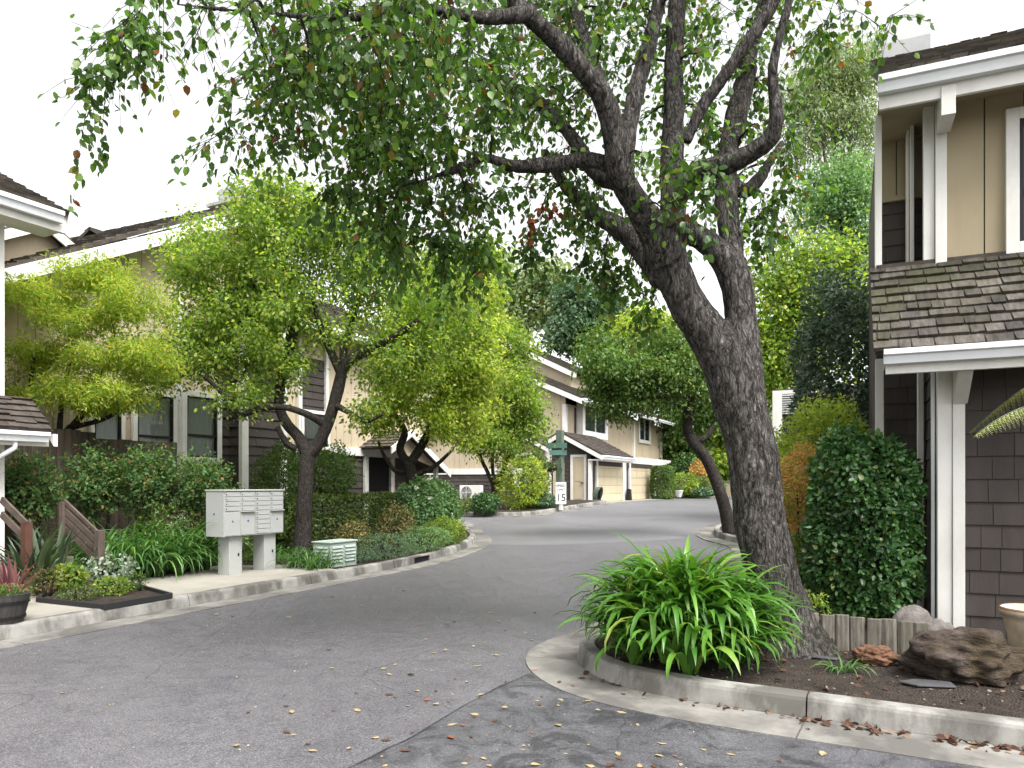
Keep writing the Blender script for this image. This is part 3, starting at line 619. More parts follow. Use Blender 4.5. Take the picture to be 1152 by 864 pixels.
# eaves of the skirt roof: fascia beam, gutter, soffit, shakes
YE, ZE = 7.86, 2.86
s = MB(); s.box(XN+.02, 8, YE+.02, YE+.07, ZE-.21, ZE-.02); s.build('fascia', M['white'], HR, bevel=.004)
s = MB(); gut(s, (XN+.0, YE+.018, ZE+.01), (8, YE+.018, ZE+.01), (0,-1,0), .135, .12); s.build('gutter', M['gutter'], HR, bevel=.004)
s = MB(); s.box(XN+.02, 8, YE+.07, YF, ZE-.10, ZE-.075); s.build('soffit', M['white'], HR)
ZT = 4.02; ln = math.hypot(YU-YE+.05, ZT-ZE); S = Vector((0, (YU-YE+.05)/ln, (ZT-ZE)/ln)); Nn = Vector((0, -S.z, S.y))
o = Vector((XN-.09, YE-.05, ZE+.0))
s = MB(); s.prism([o+Vector((.02,.03,.03)), o+Vector((.02,.03,.03))+S*ln, o+Vector((.02,.06,-.04))+S*ln, o+Vector((.02,.06,-.02))], (8.2,0,0)); s.build('skirt_deck', M['roofdark'], HR)
s = MB(); courses(s, o, (1,0,0), S, Nn, 8.2, ln+.0, .182, (.10,.26), .034, .014, gap=.007, skew=.012); s.build('skirt_roof', M['shake'], HR)
s = MB(); s.box(XN-.02, 8, YU-.035, YU+.05, ZT-.03, ZT+.02); s.build('flashing', M['roofdark'], HR)
# upper eaves and main roof
YE2, ZE2 = 8.7, 5.875
s = MB(); s.box(XN-.01, 8, YE2+.02, YE2+.07, ZE2-.31, ZE2-.04); s.build('fascia', M['white'], HR, bevel=.005)
s = MB(); gut(s, (XN-.02, YE2+.018, ZE2), (8, YE2+.018, ZE2), (0,-1,0), .17, .13); s.build('gutter', M['gutter'], HR, bevel=.004)
s = MB(); s.box(XN-.01, 8, YE2+.07, YN+3, ZE2-.16, ZE2-.13); s.build('soffit', M['tan'], HR)
s = MB(); s.box(x0+.01, x0+.14, YE2+.0, YU-.06, ZE2-.50, ZE2-.2); s.build('corbel', M['white'], HR, bevel=.006)
pt = .55; ln = 4.5; S = Vector((0, 1, pt)).normalized(); Nn = Vector((0, -S.z, S.y)); o = Vector((XN-.03, YE2-.07, ZE2+.0))
s = MB(); s.prism([o+Vector((.02,.03,.03)), o+Vector((.02,.03,.03))+S*ln, o+Vector((.02,.10,-.10))+S*ln, o+Vector((.02,.10,-.02))], (8.2,0,0)); s.build('roof_deck', M['roofdark'], HR)
s = MB(); courses(s, o, (1,0,0), S, Nn, 8.2, ln, .19, (.1,.26), .05, .03, gap=.008, skew=.02); s.build('main_roof', M['roof'], HR)
cw = at(1018, 58, 11.6); ta = math.radians(2.7); dl = cw-Vector((XN+.05, YE2, 0)); cp = Vector((XN+dl.x*math.cos(ta)+dl.y*math.sin(ta), YE2-dl.x*math.sin(ta)+dl.y*math.cos(ta), cw.z)); ch = MB(); w = .33
ch.add([(cp.x-w,cp.y-w,cp.z-1.2),(cp.x+w,cp.y-w,cp.z-1.2),(cp.x+w,cp.y+w,cp.z-1.2),(cp.x-w,cp.y+w,cp.z-1.2),(cp.x-w,cp.y-w,cp.z+.02),(cp.x+w,cp.y-w,cp.z+.02),(cp.x+w,cp.y+w,cp.z+.02),(cp.x-w,cp.y+w,cp.z+.02),
        (cp.x-w*.72,cp.y-w*.72,cp.z+.45),(cp.x+w*.72,cp.y-w*.72,cp.z+.45),(cp.x+w*.72,cp.y+w*.72,cp.z+.45),(cp.x-w*.72,cp.y+w*.72,cp.z+.45)],
       [(3,2,1,0),(0,1,5,4),(1,2,6,5),(2,3,7,6),(3,0,4,7),(4,5,9,8),(5,6,10,9),(6,7,11,10),(7,4,8,11),(8,9,10,11)])
ch.build('chimney', M['chim'], HR, bevel=.01)
a = onY(1129, 121, YU-.03); bq = onY(1129, 285, YU-.03)
win(HR, 'y', YU+.035, a.x, a.x+1.3, bq.z, a.z, .12, .075, 'darkglass', mull=(.5,), rail=.42)
hk = MB(); hk.tube([onY(1048,414,YF-.2)+Vector((0,0,.05)), onY(1052,416,YF-.2), onY(1055,424,YF-.2), onY(1051,428,YF-.2), onY(1047,425,YF-.2)], .008, 6); hk.build('hook', M['white'], HR, smooth=True)

# the house stands a little askew to the lane
ta = math.radians(2.7); pv = Vector((XN, YE2, 0)); dl = HR.location-pv
HR.location = pv+Vector((.05, 0, 0))+Vector((dl.x*math.cos(ta)-dl.y*math.sin(ta), dl.x*math.sin(ta)+dl.y*math.cos(ta), dl.z)); HR.rotation_euler = (0, 0, ta)

# ================================================================ tan townhouse across the lane
XA = -14.0; HA = thing('tan_townhouse', 'tan board townhouse with dark shingle chimney chase and white trim, beyond the wooden fence', 'house', (-16,14,.15))
yA = lambda px, X=XA: onX(px, 0, X).y
zA = lambda px, py, X=XA: onX(px, py, X).z
Y0, Y1, Y2 = 6.2, yA(203), 20.5
b = MB(); b.box(-22, XA-.05, Y0, Y1, .1, 5.0); b.box(-22, XA-.05, Y1, Y2, .1, 5.9)
ry, rz, pk = 12.5, 8.0, .51
b.prism([(XA-.06, Y0, 5.0), (XA-.06, Y1, 5.0), (XA-.06, Y1, rz-.18-pk*(ry-Y1)), (XA-.06, Y0+.3, rz-.18-pk*(ry-Y0-.3))], (-8,0,0))
b.prism([(XA-.06, Y1, 5.8), (XA-.06, 14.5, 5.8), (XA-.06, 14.5, rz-.25-pk*2), (XA-.06, ry, rz-.25), (XA-.06, Y1, rz-.25-pk*(ry-Y1))], (-8,0,0)); b.build('wall_core', M['pale'], HA)
s = MB(); boards(s, (XA-.05, Y0, 0), (0,1,0), (1,0,0), Y1-Y0, .1, lambda u: min(9, rz-.2-pk*(ry-(Y0+u))), .3); s.build('gable_wall', M['pale'], HA)
# gable roof, near slope and far slope
def slope(parent, name, A, B, Cc, mat, exp=.26, wr=(.16,.4), th=.035, jit=.02):
    """roof plane: A->B along the eaves, A->C up the slope"""
    A, B, Cc = Vector(A), Vector(B), Vector(Cc); U = (B-A).normalized(); S = (Cc-A); S = (S-U*S.dot(U)); l = S.length; S.normalize(); N = U.cross(S)
    if N.z < 0: N = -N
    s = MB(); s.prism([A, B, B+S*l, A+S*l], -N*.07); o = s.build('roof', M['roofdark'], parent); ORG[o.name] = ORG[parent.name]
    t = MB(); courses(t, A, U, S, N, (B-A).length, l, exp, wr, th, jit, skew=.01); return t.build('shakes', M[mat], o)
XO = XA+.45
slope(HA, 'roof', (-23, 6.55, rz-.0-pk*(ry-6.55)+.25), (XO, 6.55, rz-pk*(ry-6.55)), (-23, ry, rz+.45), 'roof')
slope(HA, 'roof', (-23, 14.6, rz-pk*2.1), (XO, 14.6, rz-pk*2.1), (-23, ry, rz), 'roof')
def rake(parent, X, ya, za, yb, zb, h=.28, t=.05):
    s = MB(); s.prism([(X,ya,za), (X,yb,zb), (X,yb,zb-h), (X,ya,za-h)], (t,0,0)); return s.build('rake_board', M['white'], parent, bevel=.005)
rake(HA, XO, 6.5, rz-pk*(ry-6.5)-.02, ry, rz-.02); rake(HA, XO, ry+.003, rz-.02, 14.6, rz-pk*2.1-.02)
s = MB(); s.box(XA-.02, XA+.05, Y1-.09, Y1+.03, .1, rz-.3-pk*(ry-Y1)); s.build('corner_post', M['white'], HA, bevel=.005)
# cross gable on the near slope
gy0, gy1, gyp = 7.7, 9.5, 8.65; XG = -15.0; gz0, gzp = 6.2, 6.72
s = MB(); s.prism([(XG, gy0, 5.4), (XG, gy1, 5.4), (XG, gy1, gz0), (XG, gyp, gzp), (XG, gy0, gz0)], (-5,0,0)); s.build('dormer_wall', M['pale'], HA)
rake(HA, XG+.25, gy0-.2, gz0-.06, gyp, gzp+.06, .2); rake(HA, XG+.25, gyp+.003, gzp+.06, gy1+.25, gz0-.06, .2)
slope(HA, 'roof', (-20, gy0-.25, gz0-.1), (XG+.28, gy0-.25, gz0-.1), (-20, gyp, gzp+.1), 'roof'); slope(HA, 'roof', (-20, gy1+.3, gz0-.1), (XG+.28, gy1+.3, gz0-.1), (-20, gyp, gzp+.1), 'roof')
# body beyond the gable: tan boards with white band, brown shingle base, chimney chase
s = MB(); boards(s, (XA-.05, Y1+.03, 0), (0,1,0), (1,0,0), Y2-Y1-.03, 2.62, lambda u: max(5.9, rz-.2-pk*abs(ry-Y1-.03-u)) if Y1+.03+u < 14.6 else 5.9, .32); s.build('upper_wall', M['pale'], HA)
slope(HA, 'roof', (XA+.6, Y1+.5, 5.75), (XA+.6, Y2+.4, 5.75), (XA-4, Y1+.5, 8.1), 'roof'); slope(HA, 'roof', (-22.6, Y1+.5, 5.75), (-22.6, Y2+.4, 5.75), (XA-4, Y1+.5, 8.1), 'roof')
s = MB(); gut(s, (XA+.6, Y1+.5, 5.8), (XA+.6, Y2+.4, 5.8), (1,0,0), .16, .12); s.build('gutter', M['gutter'], HA)
s = MB(); s.box(XA-.03, XA+.03, yA(366), Y2, 2.44, 2.68); s.build('belt_band', M['white'], HA, bevel=.004)
s = MB(); courses(s, (XA-.05, yA(320), .1), (0,1,0), (0,0,1), (1,0,0), yA(413)-yA(320), 2.34, .2, (.3,1.2), .03); s.build('lower_wall', M['brown'], HA); s = MB(); courses(s, (XA-.05, yA(446), .1), (0,1,0), (0,0,1), (1,0,0), Y2-yA(446), 2.34, .2, (.3,1.2), .03); s.build('lower_wall', M['brown'], HA)
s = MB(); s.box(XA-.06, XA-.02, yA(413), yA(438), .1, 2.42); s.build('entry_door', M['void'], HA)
for px in (411, 440): s = MB().box(XA-.03, XA+.06, yA(px)-.07, yA(px)+.09, .1, 2.43); s.build('entry_post', M['white'], HA, bevel=.005)
yc0, yc1 = yA(275, XA+.5), yA(319, XA+.5)
s = MB(); s.box(XA-.05, XA+.47, yc0+.03, yc1-.03, .1, 6.5); s.build('chimney_core', M['brown'], HA)
s = MB(); courses(s, (XA+.47, yc0, .1), (0,1,0), (0,0,1), (1,0,0), yc1-yc0, 6.2, .22, (.3,1.2), .03); courses(s, (XA-.05, yc0+.03, .1), (1,0,0), (0,0,1), (0,-1,0), .52, 6.2, .22, (.3,1.2), .03); s.build('chimney_chase', M['brown'], HA)
for q in (yc0, yc1): s = MB().box(XA+.42, XA+.53, q-.10, q+.10, .1, 6.3); s.build('corner_post', M['white'], HA, bevel=.005)
s = MB(); courses(s, (XA-.026, yA(246), .1), (0,1,0), (0,0,1), (1,0,0), yc0-yA(246), 5., .22, (.3,1.2), .03); s.build('side_shingles', M['brown'], HA)
# windows of this facade
s = MB(); s.box(XA-.04, XA+.03, yA(196), yA(205), .1, 5.3); s.build('window_post', M['white'], HA, bevel=.005)
win(HA, 'x', XA+.06, yA(201), yA(246), zA(225,521), zA(225,441), .13, .06, 'glass', True, rail=.36)
s = MB(); boards(s, (XA-.04, yA(206), 0), (0,1,0), (1,0,0), yA(245)-yA(206), .1, lambda u: 2.0, .22); s.build('window_panel', M['tan'], HA)
win(HA, 'x', XA+.06, yA(146), yA(196), zA(170,530), zA(170,440), .10, .06, 'glass', True, rail=.42); win(HA, 'x', XA+.06, yA(98), yA(137), zA(118,520), zA(118,430), .08, .06, 'glass', True)
s = MB(); courses(s, (XA-.026, yA(340), zA(350,465)), (0,1,0), (0,0,1), (1,0,0), yA(365)-yA(340), 1.5, .2, (.3,1.2), .03); s.build('spandrel', M['brown'], HA)
win(HA, 'x', XA+.06, yA(336), yA(368), zA(350,506), zA(350,462), .09, .06, 'glass', True, rail=.2); 
s = MB(); s.box(XA-.02, XA+.07, yA(335)-.02, yA(338), 2.7, 5.6); s.box(XA-.02, XA+.07, yA(365), yA(368), 3.4, 5.6); s.build('window_post', M['white'], HA, bevel=.004)
# entry gable
XE = XA+.9; ep, ez = yA(456, XE), zA(456, 484, XE); k = .55; hs = 2.2; hn = 1.0
slope(HA, 'roof', (XA-.5, ep-hn, ez-k*hn), (XE+.2, ep-hn, ez-k*hn), (XA-.5, ep, ez), 'roof', .2); slope(HA, 'roof', (XA-.5, ep+hs, ez-k*hs), (XE+.2, ep+hs, ez-k*hs), (XA-.5, ep, ez), 'roof', .2)
rake(HA, XE+.2, ep-hn, ez-k*hn, ep, ez, .2); rake(HA, XE+.2, ep+.003, ez, ep+hs, ez-k*hs, .2)
s = MB(); s.prism([(XE-.1, ep-hn+.2, ez-k*(hn-.2)-.1), (XE-.1, ep+hs-.3, ez-k*(hs-.3)-.1), (XE-.1, ep, ez-.1)], (.06,0,0)); s.build('entry_gable', M['pale'], HA)
s = MB(); s.box(XE-.12, XE, ep+hs-.5, ep+hs-.38, .1, ez-k*(hs-.4)); s.build('entry_post', M['white'], HA)
# flue top on the roof
cp = at(264, 236, 20.5); s = MB(); s.box(cp.x-.4, cp.x+.4, cp.y-.35, cp.y+.35, cp.z-1.6, cp.z); s.build('chimney', M['pale'], HA); s = MB(); s.box(cp.x-.55, cp.x+.55, cp.y-.5, cp.y+.5, cp.z+.003, cp.z+.09); s.box(cp.x-.3, cp.x+.3, cp.y-.3, cp.y+.3, cp.z+.09, cp.z+.5); s.build('chimney_cap', M['chim'], HA)

# ================================================================ house whose eaves and corner enter beside the planters
HL = thing('corner_house', 'corner of a house with white gutters at two levels, by the half barrel planter', 'house', (-13,3,.15))
XL = -11.4; YL = onX(4, 0, XL).y
s = MB(); s.box(-20, XL-.05, -4, YL-.02, .1, 5.6); s.build('wall_core', M['tan'], HL)
s = MB(); boards(s, (XL-.05, -4, 0), (0,1,0), (1,0,0), YL+4-.12, .1, lambda u: 5.5, .33); s.build('wall', M['tan'], HL)
s = MB(); s.box(XL-.1, XL+.03, YL-.10, YL+.0, .1, 5.5); s.build('corner_post', M['white'], HL, bevel=.005)
XE = -10.8
g0, g1 = onX(-60, 0, XE).y, onX(73, 0, XE).y; zt = onX(73, 238, XE).z
s = MB(); gut(s, (XE-.12, -4, zt), (XE-.12, g1, zt), (1,0,0), .17, .13); s.build('gutter', M['gutter'], HL, bevel=.004)
s = MB(); s.box(XE-.2, XE-.125, -4, g1+.1, zt-.28, zt-.03); s.build('fascia', M['white'], HL, bevel=.004)
s = MB(); s.box(XL-.0, XE-.2, -4, g1+.05, zt-.27, zt-.24); s.build('soffit', M['white'], HL)
slope(HL, 'roof', (XE-.05, -4, zt+.03), (XE-.05, g1+.1, zt+.03), (-16, -4, zt+.03+5.2*.5), 'roof', .2)
s = MB(); s.prism([(XE-.08, g1+.105, zt-.02), (XE-.08, g1+.105, zt-.30), (XE-.6, g1+.105, zt-.02), (-16, g1+.105, zt+2.3), (-16, g1+.105, zt+2.6)], (0,.05,0)); s.build('rake_board', M['white'], HL, bevel=.004)
h1 = onX(57, 0, XE).y; zl = onX(57, 486.5, XE).z
s = MB(); gut(s, (XE-.12, -4, zl), (XE-.12, h1, zl), (1,0,0), .145, .13); s.build('gutter', M['gutter'], HL, bevel=.004)
s = MB(); s.box(XE-.2, XE-.125, -4, h1+.05, zl-.2, zl-.03); s.build('fascia', M['white'], HL, bevel=.004)
slope(HL, 'roof', (XE-.03, -4, zl+.03), (XE-.03, h1+.05, zl+.03), (XL+.02, -4, zl+.03+.50), 'roofdark', .13)
s = MB(); s.prism([(XE-.02, h1+.055, zl-.02), (XE-.02, h1+.055, zl-.20), (XE-.2, h1+.055, zl-.02)], (0,.06,0)); s.build('bracket', M['white'], HL, bevel=.004)
s = MB(); q = onX(17, 497, XE-.1); s.tube([q+Vector((0,0,.05)), q-Vector((0,0,.08)), q-Vector((.12,.12,.2)), Vector((XL+.08, YL-.5, q.z-.45)), Vector((XL+.07, YL-.52, .15))], .036, 10); s.build('downspout', M['gutter'], HL, smooth=True)

# ================================================================ garage house at the far bend
HF = thing('garage_house', 'tan and brown house with two garage doors at the bend of the lane', 'house', (-17,40,.7))
XF = -13.3; gb = .66
yF = lambda px, X=XF: onX(px, 0, X).y
zF = lambda px, py, X=XF: onX(px, py, X).z
YG = yF(664.6); Yend = yF(741)
pe = onY(678, 512, YG-.3); pp = onY(630, 486, YG-.3); kf = (pp.z-pe.z)/(pe.x-pp.x)
s = MB(); s.box(-16.2, XF-.05, YG+.05, Yend, gb, 2.95); s.prism([(XF-.1, YG+.04, 2.9), (pp.x, YG+.04, pp.z-.2), (2*pp.x-XF-.1, YG+.04, 2.9)], (0,1.5,0)); s.build('garage_core', M['brown'], HF)
s = MB(); courses(s, (-16.2, YG+.05, gb), (1,0,0), (0,0,1), (0,-1,0), XF+16.2, 3.5, .2, (.15,.4), .025, lim=lambda h: (max(0, pp.x+16.2-(pp.z-.15-gb-h)/kf), min(XF+16.2, pp.x+16.2+(pp.z-.15-gb-h)/kf))); s.build('gable_wall', M['brown'], HF)
def rakeY(Y, xa, za, xb, zb, h=.26, t=.06):
    s = MB(); s.prism([(xa,Y,za), (xb,Y,zb), (xb,Y,zb-h), (xa,Y,za-h)], (0,t,0)); return s.build('rake_board', M['white'], HF, bevel=.005)
rakeY(YG-.35, pp.x+.003, pp.z, pe.x, pe.z); xl = onY(617, 497, YG-.3).x; rakeY(YG-.35, xl, pp.z-kf*(pp.x-xl), pp.x, pp.z)
ye = yF(714, -12.5)
slope(HF, 'roof', (pe.x, YG-.35, pe.z+.05), (pe.x, ye, pe.z+.05), (pp.x, YG-.35, pp.z+.05), 'roofdark', .22); slope(HF, 'roof', (xl-.8, YG-.35, pp.z-kf*(pp.x-xl+.8)+.05), (xl-.8, ye, pp.z-kf*(pp.x-xl+.8)+.05), (pp.x, YG-.35, pp.z+.05), 'roofdark', .22)
s = MB(); gut(s, (pe.x, YG-.35, pe.z), (pe.x, ye, pe.z), (1,0,0), .2, .14); s.build('gutter', M['gutter'], HF)
s = MB(); s.box(XF, pe.x-.01, YG-.3, ye, pe.z-.24, pe.z-.2); s.build('soffit', M['white'], HF)
for px in (664.0, 702.5, 736.5):
    y = yF(px); s = MB().box(XF-.06, XF+.06, y-.16, y+.16, gb, 2.85); s.build('corner_post', M['white'], HF, bevel=.005)
for q0, q1, pyt in ((672, 700, 516.5), (709, 733.5, 521)):
    ya, yb = yF(q0), yF(q1); zt = zF(q0, pyt)
    fr = MB(); fr.box(XF-.05, XF+.05, ya-.22, ya, gb, zt+.15); fr.box(XF-.05, XF+.05, yb, yb+.22, gb, zt+.15); fr.box(XF-.05, XF+.048, ya, yb, zt, zt+.15)
    d = MB(); n = 5; hh = (zt-gb)/n
    for i in range(n):
        d.box(XF-.05, XF+.0, ya, yb, gb+i*hh+.012, gb+(i+1)*hh)
        m = 4; w = (yb-ya)/m
        for j in range(m): d.box(XF+.0, XF+.012, ya+j*w+.1, ya+(j+1)*w-.1, gb+i*hh+.08, gb+(i+1)*hh-.07)
    o = d.build('garage_door', M['garage'], HF); ORG[o.name] = ORG[HF.name]; fr.build('door_frame', M['white'], o, bevel=.005)
s = MB(); ys0 = yF(700); s.box(XF-.04, XF+.015, YG, Yend, 2.55, 2.95); s.build('garage_header', M['brown'], HF)
# timber trellis over the second door
ty0, ty1 = yF(716, -12.6), yF(748, -12.6); zt0 = zF(732, 521, -12.6)
for i in range(7):
    y = ty0+(ty1-ty0)*i/6; s = MB(); s.prism([(XF, y-.05, zt0+.05), (-12.35, y-.05, zt0+.05), (-12.25, y-.05, zt0+.12), (-12.25, y-.05, zt0+.24), (XF, y-.05, zt0+.24)], (0,.1,0)); s.build('trellis_rafter', M['white'], HF)
s = MB(); s.box(-12.65, -12.55, ty0-.2, ty1+.2, zt0-.1, zt0+.05); s.build('trellis_beam', M['white'], HF)
# side door on the gable wall
a, c = onY(642, 0, YG), onY(660, 0, YG); zt = onY(651, 511.5, YG).z
s = MB(); s.box(a.x, a.x+.13, YG-.05, YG+.04, gb, zt); s.box(c.x-.13, c.x, YG-.05, YG+.04, gb, zt); s.box(a.x+.13, c.x-.13, YG-.048, YG+.04, zt-.13, zt); f = s.build('door_frame', M['white'], HF, bevel=.005)
s = MB(); s.box(a.x+.13, c.x-.13, YG-.025, YG+.04, gb+.06, zt-.13)
for z0, z1 in ((gb+.2, gb+.95), (gb+1.1, zt-.25)): s.box(a.x+.24, c.x-.24, YG-.04, YG-.025, z0, z1)
d = s.build('side_door', M['sand'], HF); ORG[d.name] = ORG[HF.name]
s = MB(); s.tube([(c.x-.2, YG-.03, gb+1.02), (c.x-.2, YG-.1, gb+1.02)], .03, 8); s.box(c.x-.32, c.x-.17, YG-.11, YG-.09, gb+1.0, gb+1.04); s.build('handle', M['black'], d)
# low wing with the white band
XW = onY(618, 0, 34).x; YW = 34.1; pr0 = onY(617, 503, YW-.3); pr1 = onY(590, 488, YW-.3); kw = (pr1.z-pr0.z)/(pr0.x-pr1.x); XP = XW-4.6; zp = pr0.z+kw*(pr0.x-XP)
zb = onY(560, 530, YW).z
s = MB(); s.box(-34, XW, YW+.05, 44, gb-.1, 3.5); s.prism([(XW, YW+.06, 3.4), (XP, YW+.06, zp-.2), (2*XP-XW, YW+.06, 3.4)], (0,10,0)); s.build('wing_core', M['sand'], HF)
s = MB(); boards(s, (2*XP-XW, YW+.05, 0), (1,0,0), (0,-1,0), 2*(XW-XP), zb, lambda u: zp-.25-kw*abs(u-(XW-XP)), .32); boards(s, (-34, YW+.05, 0), (1,0,0), (0,-1,0), 34+2*XP-XW, zb, lambda u: 3.5, .32); s.build('wing_upper_wall', M['sand'], HF)
s = MB(); courses(s, (-34, YW+.05, gb-.1), (1,0,0), (0,0,1), (0,-1,0), XW+34, zb-gb, .2, (.2,.5), .03); s.build('wing_lower_wall', M['brown'], HF)
s = MB(); s.box(-34, XW, YW-.02, YW+.06, zb-.16, zb+.14); s.build('belt_band', M['white'], HF)
s = MB(); s.box(XW-.28, XW+.02, YW-.05, YW+.1, gb-.1, 3.4); s.build('corner_post', M['white'], HF)
rakeY(YW-.4, XP+.003, zp, pr0.x, pr0.z); rakeY(YW-.4, 2*XP-pr0.x, pr0.z, XP, zp)
slope(HF, 'roof', (pr0.x, YW-.4, pr0.z+.04), (pr0.x, 41, pr0.z+.04), (XP, YW-.4, zp+.04), 'roof', .24); slope(HF, 'roof', (2*XP-pr0.x, YW-.4, pr0.z+.04), (2*XP-pr0.x, 41, pr0.z+.04), (XP, YW-.4, zp+.04), 'roof', .24)
wa, wb = onY(579, 0, YW), onY(594, 0, YW)
win(HF, 'y', YW+.02, wa.x, wb.x, onY(586,548,YW).z, onY(586,510,YW).z, .12, .06, 'darkglass', sash='tan')
s = MB(); s.box(XW+.1, XW+.7, YG-.06, YG+.04, gb, 2.7); s.build('entry_door', M['sand'], HF)
# upper storey
XU = -15.4; YUf = 36.0
q0 = onY(655, 448, YUf-.4); q1 = onY(600, 425, YUf-.4); ku = (q1.z-q0.z)/(q0.x-q1.x); XPu = XU-4.4; zpu = q0.z+ku*(q0.x-XPu); YUe = yF(744, XU)
s = MB(); s.box(-26, XU-.05, YUf+.05, YUe, 2, 5.9); s.prism([(XU-.05, YUf+.06, 5.8), (XPu, YUf+.06, zpu-.25), (2*XPu-XU, YUf+.06, 5.8)], (0,14,0)); s.build('upper_core', M['sand'], HF)
s = MB(); boards(s, (2*XPu-XU, YUf+.05, 0), (1,0,0), (0,-1,0), 2*(XU-XPu), 2, lambda u: zpu-.3-ku*abs(u-(XU-XPu)), .32); s.build('upper_gable_wall', M['sand'], HF)
s = MB(); boards(s, (XU-.05, YUf, 0), (0,1,0), (1,0,0), YUe-YUf, 2, lambda u: 5.9, .4); s.build('upper_side_wall', M['sand'], HF)
s = MB(); s.box(XU-.16, XU+.05, YUf-.06, YUf+.2, 2, 5.85); s.build('corner_post', M['white'], HF)
rakeY(YUf-.45, XPu+.003, zpu, q0.x, q0.z, .3); rakeY(YUf-.45, 2*XPu-q0.x, q0.z, XPu, zpu, .3)
slope(HF, 'roof', (q0.x, YUf-.45, q0.z+.05), (q0.x, YUe+.4, q0.z+.05), (XPu, YUf-.45, zpu+.05), 'roof', .26); slope(HF, 'roof', (2*XPu-q0.x, YUf-.45, q0.z+.05), (2*XPu-q0.x, YUe+.4, q0.z+.05), (XPu, YUf-.45, zpu+.05), 'roof', .26)
s = MB(); gut(s, (q0.x, YUf-.45, q0.z), (q0.x, YUe+.4, q0.z), (1,0,0), .18, .14); s.build('gutter', M['gutter'], HF)
s = MB(); y0_, y1_ = yF(646.5, XU), yF(655, XU); courses(s, (XU-.03, y0_, 3), (0,1,0), (0,0,1), (1,0,0), y1_-y0_, 2.8, .2, (.15,.4), .03); s.build('side_shingles', M['brown'], HF)
win(HF, 'x', XU+.35, yF(655, XU+.35), yF(683, XU+.35), zF(668, 493, XU+.35), zF(668, 452, XU+.35), .32, .06, 'darkglass', False, (.5,), sash='white')
s = MB(); s.box(XU, XU+.33, yF(655, XU+.35)+.02, yF(683, XU+.35)-.02, zF(668, 492, XU+.35), zF(668, 453, XU+.35)); s.build('bay', M['white'], HF)
y = yF(713, XU); s = MB().box(XU-.04, XU+.06, y-.16, y+.16, 2.4, 5.85); s.build('corner_post', M['white'], HF)
win(HF, 'x', XU+.02, yF(718, XU), yF(731, XU), zF(725, 499, XU), zF(725, 468, XU), .2, .06, 'darkglass', False, (.5,), sash='white')
y = YUe; s = MB().box(XU-.04, XU+.08, y-.2, y+.1, 2.4, 5.85); s.build('corner_post', M['white'], HF)
# taller ridge behind
r0, r1 = onY(650, 420, 42), onY(600, 397, 42); kk = (r1.z-r0.z)/(r0.x-r1.x); XP2 = r0.x-6; z2 = r0.z+kk*6
s = MB(); s.prism([(r0.x-.5, 42.1, 5), (r0.x-.5, 42.1, r0.z+kk*.5-.2), (XP2, 42.1, z2-.2), (XP2-5.5, 42.1, r0.z-.2), (XP2-5.5, 42.1, 5)], (0,8,0)); s.build('tower_wall', M['sand'], HF)
rakeY(41.7, XP2, z2, r0.x, r0.z, .36); slope(HF, 'roof', (r0.x, 41.7, r0.z+.05), (r0.x, 52, r0.z+.05), (XP2, 41.7, z2+.05), 'roof', .3)

# far glimpse beyond the big trunk
HD = thing('neighbour_house', 'pale house corner with slatted shutter glimpsed behind the lime green shrub', 'house', at(885, 520, 20)*1.0)
q = at(880, 455, 20.5); yy = q.y; a0_ = onY(880, 0, yy).x
s = MB(); s.box(a0_-.2, q.x+4, yy, yy+4, .3, onY(890, 437, yy).z); s.build('wall', M['brown'], HD)
z0, z1 = onY(890, 466, yy).z, onY(890, 443, yy).z; a, c = onY(880, 0, yy).x, onY(912, 0, yy).x
s = MB(); s.box(a-.25, a, yy-.05, yy, 1.0, z1+.1); s.box(a, c+.2, yy-.045, yy, z1, z1+.1); f = s.build('shutter_frame', M['white'], HD)
s = MB()
for i in range(9): zz = z0+(z1-z0)*i/9; s.prism([(a, yy-.05, zz), (a, yy-.01, zz+.06), (a, yy-.01, zz+.075), (a, yy-.055, zz+.015)], (c-a, 0, 0))
s.build('shutter', M['mailgrey'], HD)
